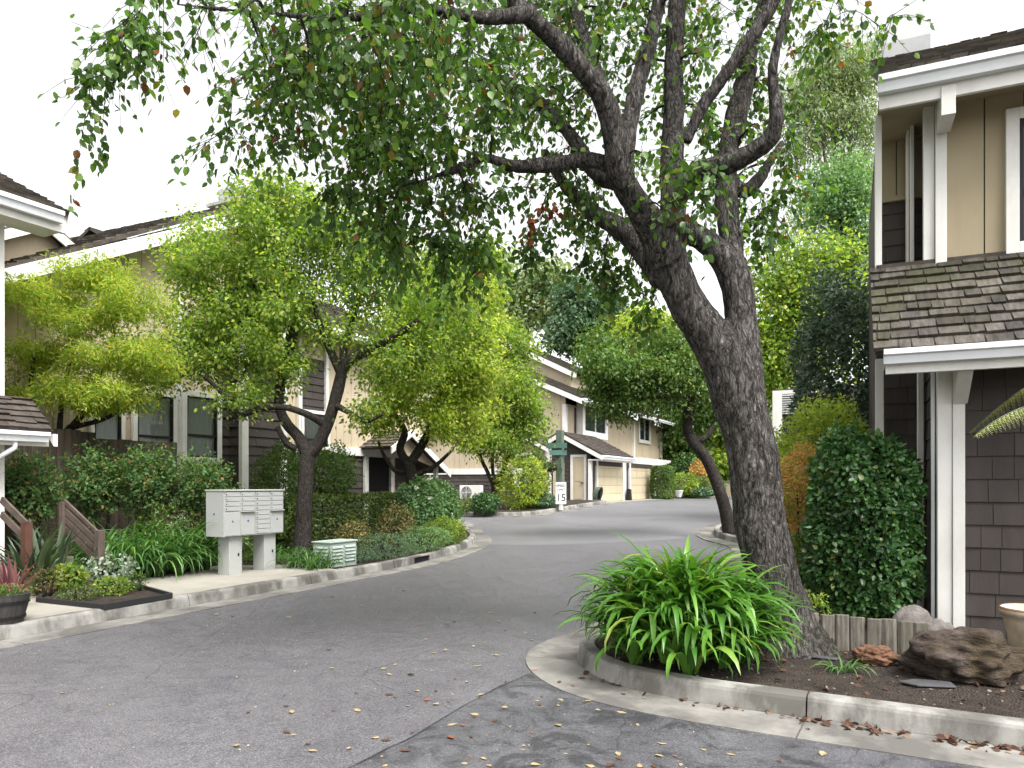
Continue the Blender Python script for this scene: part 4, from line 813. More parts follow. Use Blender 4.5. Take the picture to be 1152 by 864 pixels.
# ================================================================ the big tree
def big_tree():
    D = 6.62; base = on_ground(889, 727, .13)
    root = thing('shade_tree', 'big forked tree with furrowed grey bark leaning over the lane beside the strap-leaved clump', 'tree', tuple(base))
    T = lambda *p: px_limb(p, D)
    thick = [
     T((892,745,110),(889,728,92),(882,700,68),(871,660,60),(858,600,58),(851,550,56),(844,500,55),(836,470,57),(828,440,59),(817,408,57),(793,370,46),(770,335,41),(757,305,42),(750,282,44)),
     T((838,470,50),(840,430,40),(838,395,37),(834,360,35),(829,325,36),(820,300,35),(803,278,29),(784,266,26),(765,256,24)),
     T((829,318,32,.1),(824,285,25,.25),(819,240,25,.35),(817,200,24,.45),(822,150,21,.6),(836,90,18,.75),(850,40,15,.9),(866,-20,13,1.1),(880,-90,9,1.3)),
     T((751,295,40,-.05),(735,258,36,-.15),(712,222,30,-.3),(697,195,27,-.4),(690,150,27,-.5),(678,110,26,-.6),(655,78,24,-.7),(625,45,22,-.8),(590,15,20,-.9),(555,-20,17,-1.),(510,-60,12,-1.1)),
     T((748,312,34,.05),(722,280,28,.2),(697,257,24,.3),(668,240,20,.45),(648,222,16,.6),(630,200,13,.8),(612,170,10,1.)),
     T((750,285,40,.05),(757,240,29,.1),(756,190,27,.2),(757,130,24,.3),(758,70,22,.4),(762,0,19,.5),(768,-80,14,.7)),
     T((700,200,28,-.4),(704,160,22,-.35),(716,100,19,-.2),(730,50,17,-.1),(742,0,15,0),(752,-70,10,.1)),
     T((755,230,24,-.2),(785,196,24,-.35),(815,186,24,-.5),(845,172,23,-.6),(868,154,21,-.7),(873,125,16,-.75),(869,85,14,-.8),(877,40,12,-.85),(888,0,11,-.9),(900,-60,8,-1.)),
     T((772,160,12,-.2),(790,120,13,-.25),(815,85,14,-.3),(845,42,15,-.35),(868,8,14,-.4),(890,-50,9,-.5)),
     T((698,188,24,-.35),(660,180,17,-.3),(620,185,17,-.25),(580,187,15,-.2),(545,178,12,-.2),(515,190,9,-.2),(470,205,6,-.2)),
     T((684,125,24,-.5),(665,70,18,-.2),(650,20,15,.1),(640,-40,11,.4)),
     T((705,205,26,-.3),(672,195,20,.1),(640,150,16,.5),(600,110,14,.9),(560,95,12,1.2),(520,85,9,1.5),(470,60,6,1.8)),
     T((818,205,20,.4),(838,215,16,.6),(855,200,14,.8),(864,185,10,1.0),(880,160,7,1.3)),
     T((600,15,20,-.9),(540,20,14,-1.2),(470,10,11,-1.4),(390,20,8,-1.5),(300,15,6,-1.4),(200,5,4,-1.2)),
     T((846,75,14,.7),(838,110,14,.6),(828,160,15,.5)),
    ]
    L2 = [[tuple(q) for q in catmull(l, 5)] for l in thick]
    mb = MB()
    for l in L2: mb.tube([q[:3] for q in l], [max(.012, q[3]) for q in l], 16)
    for i in range(7):   # root flare
        q = 2*PI*i/7+.4; d = Vector((math.cos(q), math.sin(q), 0)); b = base
        mb.tube([b+d*.05+Vector((-.03,0,.50)), b+d*.13+Vector((0,0,.20)), b+d*.24+Vector((0,0,.04)), b+d*.42-Vector((0,0,.09))], [.13,.12,.085,.05], 10)
    k = at(752, 248, D-.22); mb.tube([at(754,252,D), k, k+(k-at(754,252,D))*.35], [.09,.07,.058], 12)
    me = bpy.data.meshes.new('w'); me.from_pydata(mb.v, [], mb.f); o = bpy.data.objects.new('w', me); C.objects.link(o)
    r = o.modifiers.new('r', 'REMESH'); r.mode = 'VOXEL'; r.voxel_size = .017
    s = o.modifiers.new('s', 'SMOOTH'); s.factor = .5; s.iterations = 3
    dg = bpy.context.evaluated_depsgraph_get(); m2 = bpy.data.meshes.new_from_object(o.evaluated_get(dg)); bpy.data.objects.remove(o)
    n = len(m2.vertices); co = np.empty(n*3); m2.vertices.foreach_get('co', co); co = co.reshape(-1, 3); no = np.empty(n*3); m2.vertices.foreach_get('normal', no); no = no.reshape(-1, 3)
    dd = np.empty(n)
    for i, (x, y, z) in enumerate(co):
        dd[i] = .014*noise.noise(Vector((x*13, y*13, z*4)))+.020*(.5-abs(noise.noise(Vector((x*21, y*21, z*5.5+5)))))+.02*noise.noise(Vector((x*4, y*4, z*2)))-.008
    thin = np.clip((co[:, 2]-base.z)/6, 0, 1); co = co+no*(dd*(1-.55*thin))[:, None]; m2.vertices.foreach_set('co', co.ravel())
    link('trunk', m2, M['bark'], root, smooth=True)
    kc = k+(k-at(754,252,D))*.36; nd = (k-at(754,252,D)).normalized(); e = nd.orthogonal(); f = nd.cross(e)
    s = MB(); s.add([kc+nd*.02]+[kc+(e*math.cos(a)+f*math.sin(a))*.045 for a in np.linspace(0, 2*PI, 13)[:-1]], [(0, i+1, (i+1) % 12+1) for i in range(12)]); s.build('pruned_knot', M['rail'], root)
    B = lambda px, py, dD, rx, ry, rd, w=None: blob(px, py, D+dD, rx, ry, rd, w)
    blobs = [B(330,50,-.5,75,50,.7,.7), B(400,115,-.2,100,90,1.2,1.9), B(480,60,-.6,120,90,1.4,2.), B(310,130,-.3,55,55,.8,.5), B(490,165,.2,110,78,1.2,1.8), B(455,208,.3,70,46,.9,.6), B(545,210,.4,50,70,.8,.5), B(262,165,-.5,34,36,.4,.22), B(150,18,-.9,55,22,.4,.14), B(230,15,-.9,60,25,.4,.22),
             B(600,90,.6,120,110,1.6,2.2), B(640,230,.6,60,60,.8,.75), B(690,280,.7,38,50,.5,.5), B(720,60,1.,130,110,1.8,1.9), B(830,70,.9,90,100,1.5,1.3), B(905,40,.3,50,50,.8,.35), B(895,150,.4,26,60,.5,.25), B(800,150,.9,60,60,1.2,.6), B(745,190,-.5,30,45,.3,.22),
             B(850,240,.5,30,40,.5,.25), B(775,215,-.5,35,40,.3,.3), B(935,25,-.2,40,22,.4,.22), B(985,30,-.3,25,12,.3,.07), B(880,215,.6,24,40,.4,.25), B(735,330,.9,24,30,.4,.1), B(420,10,-1.6,200,60,1.0,1.2), B(560,-120,0,260,110,2.4,4.), B(790,-150,.2,180,120,2.2,3.), B(300,-90,-1,180,80,1.4,1.6), B(690,-320,.4,240,120,2.2,2.6), B(560,-60,2.6,260,140,1.4,2.6), B(760,-40,2.8,180,150,1.4,2.)]
    pts = blob_pts(blobs, 860, 2.0)
    # the long wisps that hang over the lane on the thin side of the crown
    wis = []
    for (px, py, dD, n_, L) in ((106,82,-.9,3,.8),(126,50,-1.,3,.3),(150,25,-1.1,3,.3),(330,60,-.9,3,.3),(432,270,0,5,.7),(500,300,.3,5,.7),(610,290,.5,4,.4),(545,300,.4,4,.5),(690,330,.6,5,.4),(455,300,.1,4,.7),(380,235,-.2,5,.4),(410,190,-.2,4,.5),(720,310,.7,3,.3)):
        for i in range(n_): p = at(px+random.uniform(-18,18), py-(24 if py > 180 else 0)+random.uniform(-15,15), D+dD+random.uniform(-.15,.15)); wis.append((np.array(p), L*random.uniform(.7,1.2)))
    pts = np.concatenate([pts, np.array([w[0] for w in wis])])
    brs = grow(L2, pts, .026, maxlen=4.5, sag=.07)
    pos, dirs, sz, tw = twig_leaves(brs, 34, .2, .8, (.056,.092), sub=6, sublen=.36, frac=.5, jit=.5)
    wp, wd = [], []
    for p, L in wis:
        m = int(L/.026); t = np.linspace(0, 1, m)[:, None]; sw = rng.normal(size=3)*np.array((.25,.25,.05)); curve = p+sw*t*L-UP*L*t+rng.normal(size=(m,3))*.016; tw.append([curve[0], curve[m//2], curve[-1]])
        wp.append(curve); wd.append(rnd(m)*.75-UP*.9)
    pos = np.concatenate([pos]+wp); dirs = np.concatenate([dirs]+wd); sz = np.concatenate([sz, rng.uniform(.06,.095, sum(len(a) for a in wp))])
    b = MB()
    for q in brs: b.tube([a[:3] for a in q], [a[3] for a in q], 6, False)
    for t in tw: b.tube(t, [.003,.0023,.0015], 3, False)
    o = b.build('branch', M['bark2'], root, smooth=True)
    # keep the view through the fork and the sky gaps at the trunk open: no foliage below 3.1 m next to the stem
    keep = (pos[:, 2] > 3.0)
    pos, dirs, sz = pos[keep], dirs[keep], sz[keep]
    link('crown', leaf_mesh('crown', pos, dirs, rnd(len(pos))*.9+UP*.5, sz, T_OV), ML['main'], root)
    # broken twig of dead red leaves
    P, Dd = [], []
    for (a, c) in (((612,228,.2),(590,272,.25)), ((648,236,.3),(612,236,.25))):
        A, Bq = np.array(at(a[0],a[1],D+a[2])), np.array(at(c[0],c[1],D+c[2])); m = 26; t = rng.random((m,1)); P.append(A+(Bq-A)*t+rng.normal(size=(m,3))*.035); Dd.append(rnd(m)*.5-UP)
    for p_, d_ in zip(P, Dd): link('dead_spray', leaf_mesh('dead_spray', p_, d_, rnd(len(p_)), rng.uniform(.05,.085,len(p_)), T_OV), ML['dead'], root)
big_tree()

# ================================================================ street trees
def street(name, label, px_base, py_base, D, limbs, blobs, **kw):
    base = at(px_base, py_base, D); base = Vector((base.x, base.y, gz(base.x, base.y)+.12))
    LL = [px_limb(l, D) for l in limbs]; x, y, z, r = LL[0][0]; LL[0][0] = (base.x, base.y, base.z-.06, r)
    return make_tree(name, label, 'tree', tuple(base), LL, blobs, **kw)
D = 14.8
street('street_tree', 'lime green tree with dark forked trunk rising right behind the grey mailbox cabinet', 339, 620, D,
  [[(339,622,24),(341,590,19),(343,555,17.5),(345,525,17.5),(347,508,17)],
   [(347,512,17),(336,492,13),(322,476,12),(314,455,11,.1),(317,425,12,.2),(326,390,13,.3),(331,355,11,.4),(326,320,8,.5),(318,290,6,.6)],
   [(347,512,16),(360,495,14),(371,470,13),(380,438,14),(386,415,12),(398,402,12),(420,392,10),(445,378,8,-.2),(470,360,5,-.3)],
   [(384,420,12),(372,395,9),(360,365,7,-.2),(352,335,5,-.3)], [(386,412,11),(388,385,8,.1),(400,350,6,.3),(405,310,5,.4)],
   [(366,478,9),(345,466,8,-.2),(318,458,7,-.4),(290,460,7,-.6),(268,466,6,-.7),(248,440,5,-.8),(225,420,4,-.9)],
   [(376,455,8),(395,465,6,-.3),(412,474,5,-.5),(430,466,4,-.6)], [(330,345,8,.4),(305,325,6,.2),(282,322,5,0),(250,330,4,-.2)], [(333,505,8),(322,498,7,-.1),(312,480,6,-.2)]],
  [blob(305,275,D,95,62,1.4,2.3), blob(235,320,D,60,60,1.2,1.1), blob(215,395,D-.4,55,55,1.1,1.1), blob(175,410,D-.6,30,40,.7,.35), blob(330,360,D,80,60,1.5,1.3), blob(410,320,D+.3,85,62,1.4,1.6), blob(440,400,D+.2,65,55,1.2,.9), blob(300,425,D,55,35,1.,.5), blob(320,232,D,50,25,.9,.5), blob(490,350,D+.6,60,60,1.1,1.1), blob(390,260,D+.2,60,40,1.,.8), blob(255,365,D-.2,55,40,1.,.7), blob(415,460,D-.4,22,20,.4,.12), blob(275,450,D-.6,30,20,.5,.2)],
  npts=600, per=88, size=(.065,.11), leaf=ML['lime'], bark=M['bark2'], spread=.19, droop=.45, twig=.018, frac=.55)
D = 18.4
street('street_tree', 'yellow-green tree with short dark trunk growing out of the box hedge', 463, 590, D,
  [[(463,592,17),(464,565,14),(463,540,13),(460,520,13)], [(460,524,11),(450,505,9),(455,485,8),(440,460,6),(430,430,5)], [(461,522,11),(475,500,10),(487,475,8),(500,440,7),(505,400,5)], [(462,535,7),(478,530,6),(492,522,5),(510,505,3)], [(459,530,6),(445,530,5),(432,512,4),(425,495,3)]],
  [blob(500,370,D,62,55,1.3,2.), blob(470,430,D,60,50,1.3,1.5), blob(530,430,D+.3,45,60,1.1,1.3), blob(510,480,D-.4,45,25,.8,.5), blob(540,350,D+.4,25,35,.7,.4), blob(430,470,D-.5,28,22,.6,.25), blob(460,350,D,45,30,1.,.5)],
  npts=400, per=90, size=(.075,.125), leaf=ML['limey'], bark=M['bark2'], spread=.18, droop=.5, twig=.018, frac=.55)
D = 29.5
street('street_tree', 'green tree with three spreading stems in the bed beside the white air conditioner', 556, 572, D,
  [[(556,574,9),(556,560,7.5),(556,545,7)], [(556,548,5),(548,530,4.5),(541,515,4),(530,480,3)], [(556,546,4),(554,520,4),(556,490,3)], [(557,548,6),(566,530,5),(572,512,5),(578,480,4),(580,450,3)]],
  [blob(560,440,D,48,55,1.7,2.), blob(520,465,D,35,42,1.4,1.), blob(590,460,D+.3,28,40,1.1,.8), blob(560,495,D-.3,50,22,1.2,.8), blob(575,390,D,30,32,1.2,.6), blob(545,380,D,25,25,1.,.4)],
  npts=270, per=80, size=(.11,.18), leaf=ML['lime'], bark=M['bark2'], spread=.27, droop=.45, twig=.02, frac=.55)
D = 19.0
street('street_tree', 'leaning dark tree whose wide crown shades the lane before the garages', 822, 599, D,
  [[(822,602,17),(815,570,14),(805,540,13),(794,515,13),(780,497,13),(774,485,12)], [(775,488,13),(774,465,12),(777,440,10),(770,410,8),(755,385,6)], [(782,498,9),(795,490,8),(806,470,7,.3),(815,440,5,.6)], [(775,462,9),(755,452,7,-.2),(735,446,6,-.4),(710,447,5,-.5),(685,440,3,-.6)], [(776,440,7),(795,415,5,.2),(810,395,4,.3)]],
  [blob(735,425,D,75,42,1.5,2.2), blob(690,415,D-.3,42,38,1.1,1.), blob(755,395,D,55,30,1.2,.9), blob(790,425,D+.4,45,42,1.1,1.), blob(695,455,D-.4,38,18,.7,.35), blob(790,480,D+.4,22,26,.6,.3), blob(680,385,D,25,20,.7,.25)],
  npts=340, per=85, size=(.075,.13), leaf=ML['mid'], bark=M['bark2'], spread=.19, droop=.5, twig=.02, frac=.55)
D = 12.9
mp_base = at(62, 600, D); mp_base.z = .2
make_tree('japanese_maple', 'golden Japanese maple spreading above the fence by the tan gable', 'tree', tuple(mp_base),
  [px_limb([(62,600,14),(60,540,11),(66,500,10),(80,480,8)], D), px_limb([(62,520,8),(45,480,6),(35,440,5),(38,400,4)], D), px_limb([(80,482,8),(100,455,6),(112,420,5),(130,385,4)], D), px_limb([(66,500,7),(70,450,5,.3),(80,400,4,.4),(90,350,3,.5)], D), px_limb([(85,480,6),(120,470,5),(150,450,3)], D)],
  [blob(40,335,D,45,22,.9,1.), blob(110,310,D,48,18,.9,.9), blob(150,345,D,42,24,.9,1.), blob(85,360,D,55,25,1.,1.1), blob(40,400,D,42,22,.9,.8), blob(120,405,D,50,25,1.,1.), blob(165,400,D-.3,35,30,.7,.6), blob(75,445,D-.3,60,20,.8,.7), blob(130,450,D-.3,45,22,.7,.7), blob(20,440,D,22,24,.6,.3)],
  npts=300, per=120, size=(.06,.11), leaf=ML['maple'], bark=M['bark2'], spread=.12, droop=.15, twig=.014, tmpl=T_NA, frac=.5)

# ---------------------------------------------------------------- trees further off
def far_tree(name, label, px, pyb, D, blobs, leaf, npts, per, size, bark='bark2', tw=9, tmpl=T_DI, droop=.4, spread=.5, limbs=None, group=None, shell=2., twig=.022):
    base = at(px, pyb, D); base.z = gz(base.x, base.y)
    top = min(b[1] for b in blobs); bl = [blob(b[0], b[1], D+(b[5] if len(b) > 5 else 0), b[2], b[3], (b[2]+b[3])*.5*D/F, b[4]) for b in blobs]
    cx = sum(b[0] for b in blobs)/len(blobs); cy = sum(b[1] for b in blobs)/len(blobs)
    L = [px_limb([(px,pyb,tw),((px*2+cx)/3,(pyb+cy)/2,tw*.75),(cx,cy,tw*.5),(cx,top,tw*.25)], D)]
    q = L[0][0]; L[0][0] = (base.x, base.y, base.z-.1, q[3])
    for b in blobs: L.append(px_limb([((px*2+cx)/3,(pyb+cy)/2,tw*.5),((b[0]+cx)/2,(b[1]+cy)/2+6,tw*.38),(b[0],b[1],tw*.2)], D))
    return make_tree(name, label, 'tree', tuple(base), L, bl, npts, per, size, leaf, M[bark], spread=spread, droop=droop, twig=twig, tmpl=tmpl, maxlen=9, frac=.6, group=group, shell=shell)
far_tree('distant_tree', 'tall airy yellowish tree with bare lower trunk behind the far roofs', 590, 540, 66, [(560,310,22,22,1.),(585,330,26,26,1.2),(615,315,20,24,.8),(575,365,30,20,.8),(620,352,18,20,.5),(540,345,20,22,.6)], ML['euc'], 150, 70, (.32,.55), 'barkpale', 7, droop=.5, spread=.75)
far_tree('distant_tree', 'blue-green conifer-like tree above the roof of the garage house', 662, 540, 62, [(660,355,30,30,1.2),(650,330,18,18,.5),(680,345,22,24,.8),(640,375,26,22,.8),(690,372,20,20,.6),(665,385,40,18,.7)], ML['bluegreen'], 190, 90, (.3,.5), droop=.3, spread=.6)
far_tree('distant_tree', 'bright pale tree showing between the yellow-green crowns and the far roofs', 505, 540, 50, [(500,300,26,24,.7),(530,320,30,28,1.),(480,325,24,22,.6),(545,290,18,16,.4)], ML['lime'], 110, 70, (.3,.45), spread=.6)
far_tree('distant_tree', 'pale yellow tree peeping out over the leaning tree crown', 735, 540, 58, [(725,365,24,18,.8),(752,372,22,18,.7),(700,380,20,14,.4)], ML['limey'], 80, 60, (.3,.45), spread=.6)
far_tree('background_tree', 'lime green rounded tree filling the gap behind the big trunk', 893, 560, 23, [(885,330,32,40,1.3),(920,325,32,42,1.2),(865,385,30,40,.9),(905,400,45,40,1.3),(880,290,22,22,.5),(935,290,24,24,.6),(955,345,22,40,.6),(862,430,28,30,.5)], ML['lime'], 240, 95, (.10,.20), spread=.45, tw=14)
far_tree('eucalyptus', 'tall thin eucalyptus with drooping pale leaves against the white sky', 955, 560, 34, [(930,75,26,26,.9),(905,110,30,24,1.),(960,95,26,30,1.),(935,140,30,26,1.),(975,150,22,30,.7),(900,165,20,24,.6),(955,190,26,24,.7),(925,215,22,20,.4),(905,255,20,20,.3),(985,65,20,20,.4)], ML['euc'], 240, 85, (.16,.30), 'barkpale', 7, T_NA, .9, .55, twig=.010)
far_tree('background_tree', 'emerald feathery tree standing between the eucalyptus and the house', 968, 560, 27, [(945,200,24,18,.8),(935,228,24,20,.8),(962,222,20,26,.8),(955,262,26,22,.8),(970,290,20,24,.5)], ML['emerald'], 130, 85, (.10,.19), spread=.5, tw=8)
for (lab, px, D, bl, lf) in (('dense green tree closing the lane behind the second garage', 790, 56, [(770,470,26,30,1.),(805,490,30,30,1.),(790,520,40,20,.8),(760,505,22,24,.6)], 'mid'),
                             ('wide green tree behind the leaning trunk at the end of the lane', 850, 52, [(835,460,32,40,1.),(860,500,34,36,1.),(820,520,30,22,.6),(850,420,30,30,.6)], 'lime'),
                             ('dark green tree beyond the white flowering bush at the court end', 470, 54, [(455,470,40,30,1.),(500,450,40,30,1.),(430,440,40,40,.8)], 'mid')):
    far_tree('distant_tree', lab, px, 556, D, bl, ML[lf], 170, 80, (.28,.45), spread=.6)

# ================================================================ shrubs and planting, house side
G0 = lambda px, py, dz=.13: tuple(on_ground(px, py, dz))
def gp(px, D, dz=.13):
    p = at(px, 560, D); return (p.x, p.y, gz(p.x, p.y)+dz)
strap_clump('strap_leaf_clump', 'big bright green clump of arching strap leaves at the kerb corner below the big tree', 'plant', gp(765, 6.15, .13), .50, 46, 30, .88, .058, ML['strap'], dry=0, lean=(.0,1.0), sagk=(.65,1.6), sq=(1.08,.85), blunt=4., dome=.34, fold=.16)
c = gp(970, 7.75); bush('camellia_bush', 'tall dense glossy dark green shrub clipped against the shingled house', 'shrub', c, (.50,.47,2.0), 13000, (.045,.078), ML['dark'], T_OV, 3.1, .17, .11, face=.75, droop=.25, lsc=1.8)
bush('lime_shrub', 'bright lime green shrub glowing between the big trunk and the glossy dark shrub', 'shrub', gp(925, 11.4), (.75,.6,2.75), 11000, (.05,.085), ML['shrublime'], T_DI, 2.2, .2, .16, lsc=3)
bush('laceleaf_maple', 'orange weeping laceleaf maple beside the big trunk', 'shrub', gp(903, 9.6), (.46,.45,1.95), 9000, (.04,.08), ML['orange'], T_NA, 2.2, .12, .14, droop=.7, lsc=2.5)
bush('low_shrub', 'small light green shrub low between the big trunk and the log edging', 'shrub', gp(897, 8.3), (.26,.3,.98), 1500, (.035,.06), ML['mid'], T_DI, 2., .25, .2)
bush('low_shrub', 'tiny leafy green plant at the foot of the big trunk by the logs', 'shrub', gp(912, 7.2), (.18,.2,.42), 420, (.03,.055), ML['lime'], T_DI, 2., .25, .2)
bush('holly_tree', 'blackish green pyramidal shrub beside the skirt roof of the house', 'shrub', gp(944, 13.2), (.84,.8,5.25), 17000, (.07,.11), ML['holly'], T_DI, 2.0, .26, .16, droop=.2, lsc=3)
bush('back_shrub', 'mid green shrub filling the gap under the lime green tree', 'shrub', gp(868, 17), (.6,.8,2.6), 3500, (.06,.10), ML['mid'], T_DI, 2.2, .2, .16)
strap_clump('grass_tuft', 'sparse pale grass tuft lying on the bare soil by the reddish stone', 'grass tuft', G0(948,753), .05, 3, 9, .24, .012, ML['strap2'], lean=(.9,1.4), sagk=(.5,1.1))

# ================================================================ planting across the lane
strap_clump('strap_leaf_clump', 'wide dark clump of drooping strap leaves between the stair rail and the mailbox', 'plant', gp(172, 11.9, .16), .80, 26, 34, 1.18, .036, ML['strap2'], lean=(.15,1.1), sagk=(.7,1.4), sq=(.66,1.25))
for px, D, nr, r, lab in ((332,13.0,4,.22,'small strap-leaved clump beside the far mailbox post'), (356,12.7,5,.25,'small strap-leaved clump in front of the pale green pedestal'), (300,13.6,4,.2,'strap-leaved clump in shade behind the mailbox posts')):
    strap_clump('strap_leaf_tuft', lab, 'plant', gp(px, D), r, nr, 20, .58, .022, ML['strap2'], lean=(.15,1.2), sagk=(.6,1.3))
hb = (-11.35, 13.75, gz(-11.35,13.75)+.12)
bush('box_hedge', 'clipped green hedge running under the lime trees', 'hedge', hb, (.62,2.35,1.22), 26000, (.045,.075), ML['hedge'], T_DI, 5., .07, .13, lsc=3, nst=10)
bush('box_hedge', 'dark low hedge behind the mailbox and the dark strap leaves', 'hedge', (-11.0,9.35,.13), (.4,1.35,1.15), 9000, (.045,.075), ML['hedge'], T_DI, 4., .10, .1, lsc=3)
bush('oleander_bush', 'rounded bush with white flowers at the tip of the planted island', 'shrub', gp(480,18.4), (.78,.85,1.55), 13000, (.06,.11), ML['emerald'], T_DI, 2.2, .14, .16, flowers=40, fsize=.07)
bush('groundcover_shrub', 'low grey-green mound along the kerb before the storm drain', 'shrub', gp(432,14.6), (.5,.85,.5), 3000, (.035,.06), ML['bluegreen'], T_NA, 2.2, .2, .15)
bush('groundcover_shrub', 'light green mound at the curved kerb under the white-flowered bush', 'shrub', gp(478,16.0), (.5,.75,.55), 3000, (.035,.06), ML['emerald'], T_NA, 2.2, .2, .15)
bush('groundcover_shrub', 'fresh yellow-green spiky mound at the very tip of the island', 'shrub', gp(500,17.4), (.5,.55,.62), 2400, (.05,.1), ML['lime'], T_NA, 2., .2, .15)
bush('groundcover_shrub', 'flat pale green mat behind the pale green pedestal', 'shrub', gp(405,14.0), (.35,.5,.26), 1400, (.03,.05), ML['bluegreen'], T_NA, 2., .2, .15)
bush('bronze_shrub', 'bronze-leaved little shrub in front of the clipped hedge above the pedestal', 'shrub', gp(398,14.7), (.33,.4,.75), 1300, (.04,.065), ML['bronze'], T_DI, 2., .25, .2)
bush('bronze_shrub', 'taller bronze-tipped shrub near the trunk of the yellow-green tree', 'shrub', gp(447,16.0), (.35,.5,1.05), 1500, (.04,.065), ML['bronze'], T_DI, 2., .25, .2)
bush('lime_shrub', 'yellowish shrub beside the dark forked trunk against the chimney chase', 'shrub', gp(318,16.2), (.58,.6,2.35), 9500, (.05,.08), ML['mid'], T_DI, 2.2, .2, .16)
bush('nandina', 'feathery green shrub on bare stems in front of the white belt band', 'shrub', gp(372,17.2), (.62,.6,2.4), 4200, (.05,.085), ML['mid'], T_DI, 2., .3, .25, lift=.4)
for px, D, r, h, lab in ((110,12.3,.55,2.05,'feathery nandina with reddish tips against the fence above the stair rail'), (165,12.5,.55,2.1,'feathery nandina in front of the tall fence end'), (225,12.9,.6,2.0,'feathery nandina reaching over below the curtained window'), (30,11.3,.5,1.9,'shaded feathery shrub under the white eaves bracket')):
    bush('nandina', lab, 'shrub', gp(px, D), (r,.5,h), 3600, (.05,.085), ML['nandina'], T_DI, 2., .45, .34, lsc=2.6, lift=.45)
bird = strap_clump('paddle_leaf_plant', 'dark grey-green clump of stiff paddle leaves by the corner house', 'plant', gp(42, 9.9), .3, 7, 13, .95, .075, ML['bird'], lean=(.1,1.0), sagk=(.1,.6))
strap_clump('cordyline', 'dusky red spiky cordyline behind the half barrel', 'plant', gp(14, 8.75, .18), .05, 3, 14, .6, .038, ML['red'], lean=(.05,1.2), sagk=(.0,.35))
bush('bed_plant', 'lime leafy plant in the black edged bed', 'plant', gp(78,9.9,.17), (.2,.2,.34), 420, (.05,.09), ML['lime'], T_OV, 2., .2, .2)
bush('bed_plant', 'silver-leaved plant at the back of the black edged bed', 'plant', gp(121,10.6,.17), (.38,.35,.42), 600, (.045,.08), ML['silver'], T_OV, 2., .3, .25)
bush('bed_plant', 'yellow-green low mound near the corner of the black edged bed', 'plant', gp(126,9.5,.17), (.22,.24,.24), 700, (.03,.05), ML['lime'], T_DI, 2., .2, .2)
bush('bed_plant', 'small green sprig at the pointed end of the black edged bed', 'plant', gp(152,9.9,.17), (.13,.16,.24), 320, (.03,.06), ML['mid'], T_NA, 2., .2, .2)
bush('bed_plant', 'brownish twiggy plant beside the brick edging', 'plant', gp(52,9.5,.17), (.25,.25,.38), 460, (.03,.06), ML['bronze'], T_NA, 2., .3, .3)
bush('bed_plant', 'olive flowering mat along the front of the black edged bed', 'plant', gp(88,9.15,.17), (.32,.22,.16), 900, (.025,.045), ML['hedge'], T_NA, 2., .2, .2)

# far bed
bush('lime_shrub', 'yellow-green shrub under the narrow window of the garage house', 'shrub', gp(588,29.2), (1.05,1.,2.05), 3200, (.09,.15), ML['limey'], T_DI, 2.2, .2, .16)
bush('back_shrub', 'dark green shrub beside the white corner post of the garage house', 'shrub', gp(603,31.5), (.55,.6,2.3), 1800, (.09,.15), ML['mid'], T_DI, 2.2, .2, .16)
bush('back_shrub', 'low deep green shrub between the air conditioner and the three-stemmed tree', 'shrub', gp(546,27.2), (.5,.5,.72), 1500, (.08,.13), ML['dark'], T_DI, 2.2, .2, .16)
bush('groundcover_shrub', 'grey-green spreading mound at the foot of the speed limit sign', 'shrub', gp(606,29.4), (.7,.6,.6), 1500, (.08,.13), ML['bluegreen'], T_DI, 2.2, .2, .16)
bush('groundcover_shrub', 'thin olive ground plants before the air conditioner', 'shrub', gp(518,27.8), (1.1,.7,.55), 1200, (.07,.12), ML['hedge'], T_DI, 2.2, .25, .2)
bush('column_hedge', 'square clipped green column beside the second garage door', 'hedge', gp(745,44.6,.0), (.62,.6,2.0), 6000, (.09,.14), ML['mid'], T_DI, 6., .05, .07)
for px, D, r, h, lf, lab in ((772,47.5,.9,1.5,'lime','light green shrub beside the white pot at the lane end'), (786,49,.6,2.3,'orange','rusty red small shrub on the low wall at the lane end'), (797,47.6,1.1,1.35,'mid','rounded green shrub on the low wall by the leaning trunk'), (778,46.9,.45,.85,'limey','tiny yellow plant at the kerb of the lane end'), (790,46.7,.8,.6,'bluegreen','flat grey-green plant at the kerb of the lane end'), (772,52,1.3,3.0,'dark','dark rounded bush standing above the low wall')):
    bush('end_shrub', lab, 'shrub', gp(px, D), (r,r,h), 1300, (.11,.18), ML[lf], T_DI, 2.2, .2, .16)

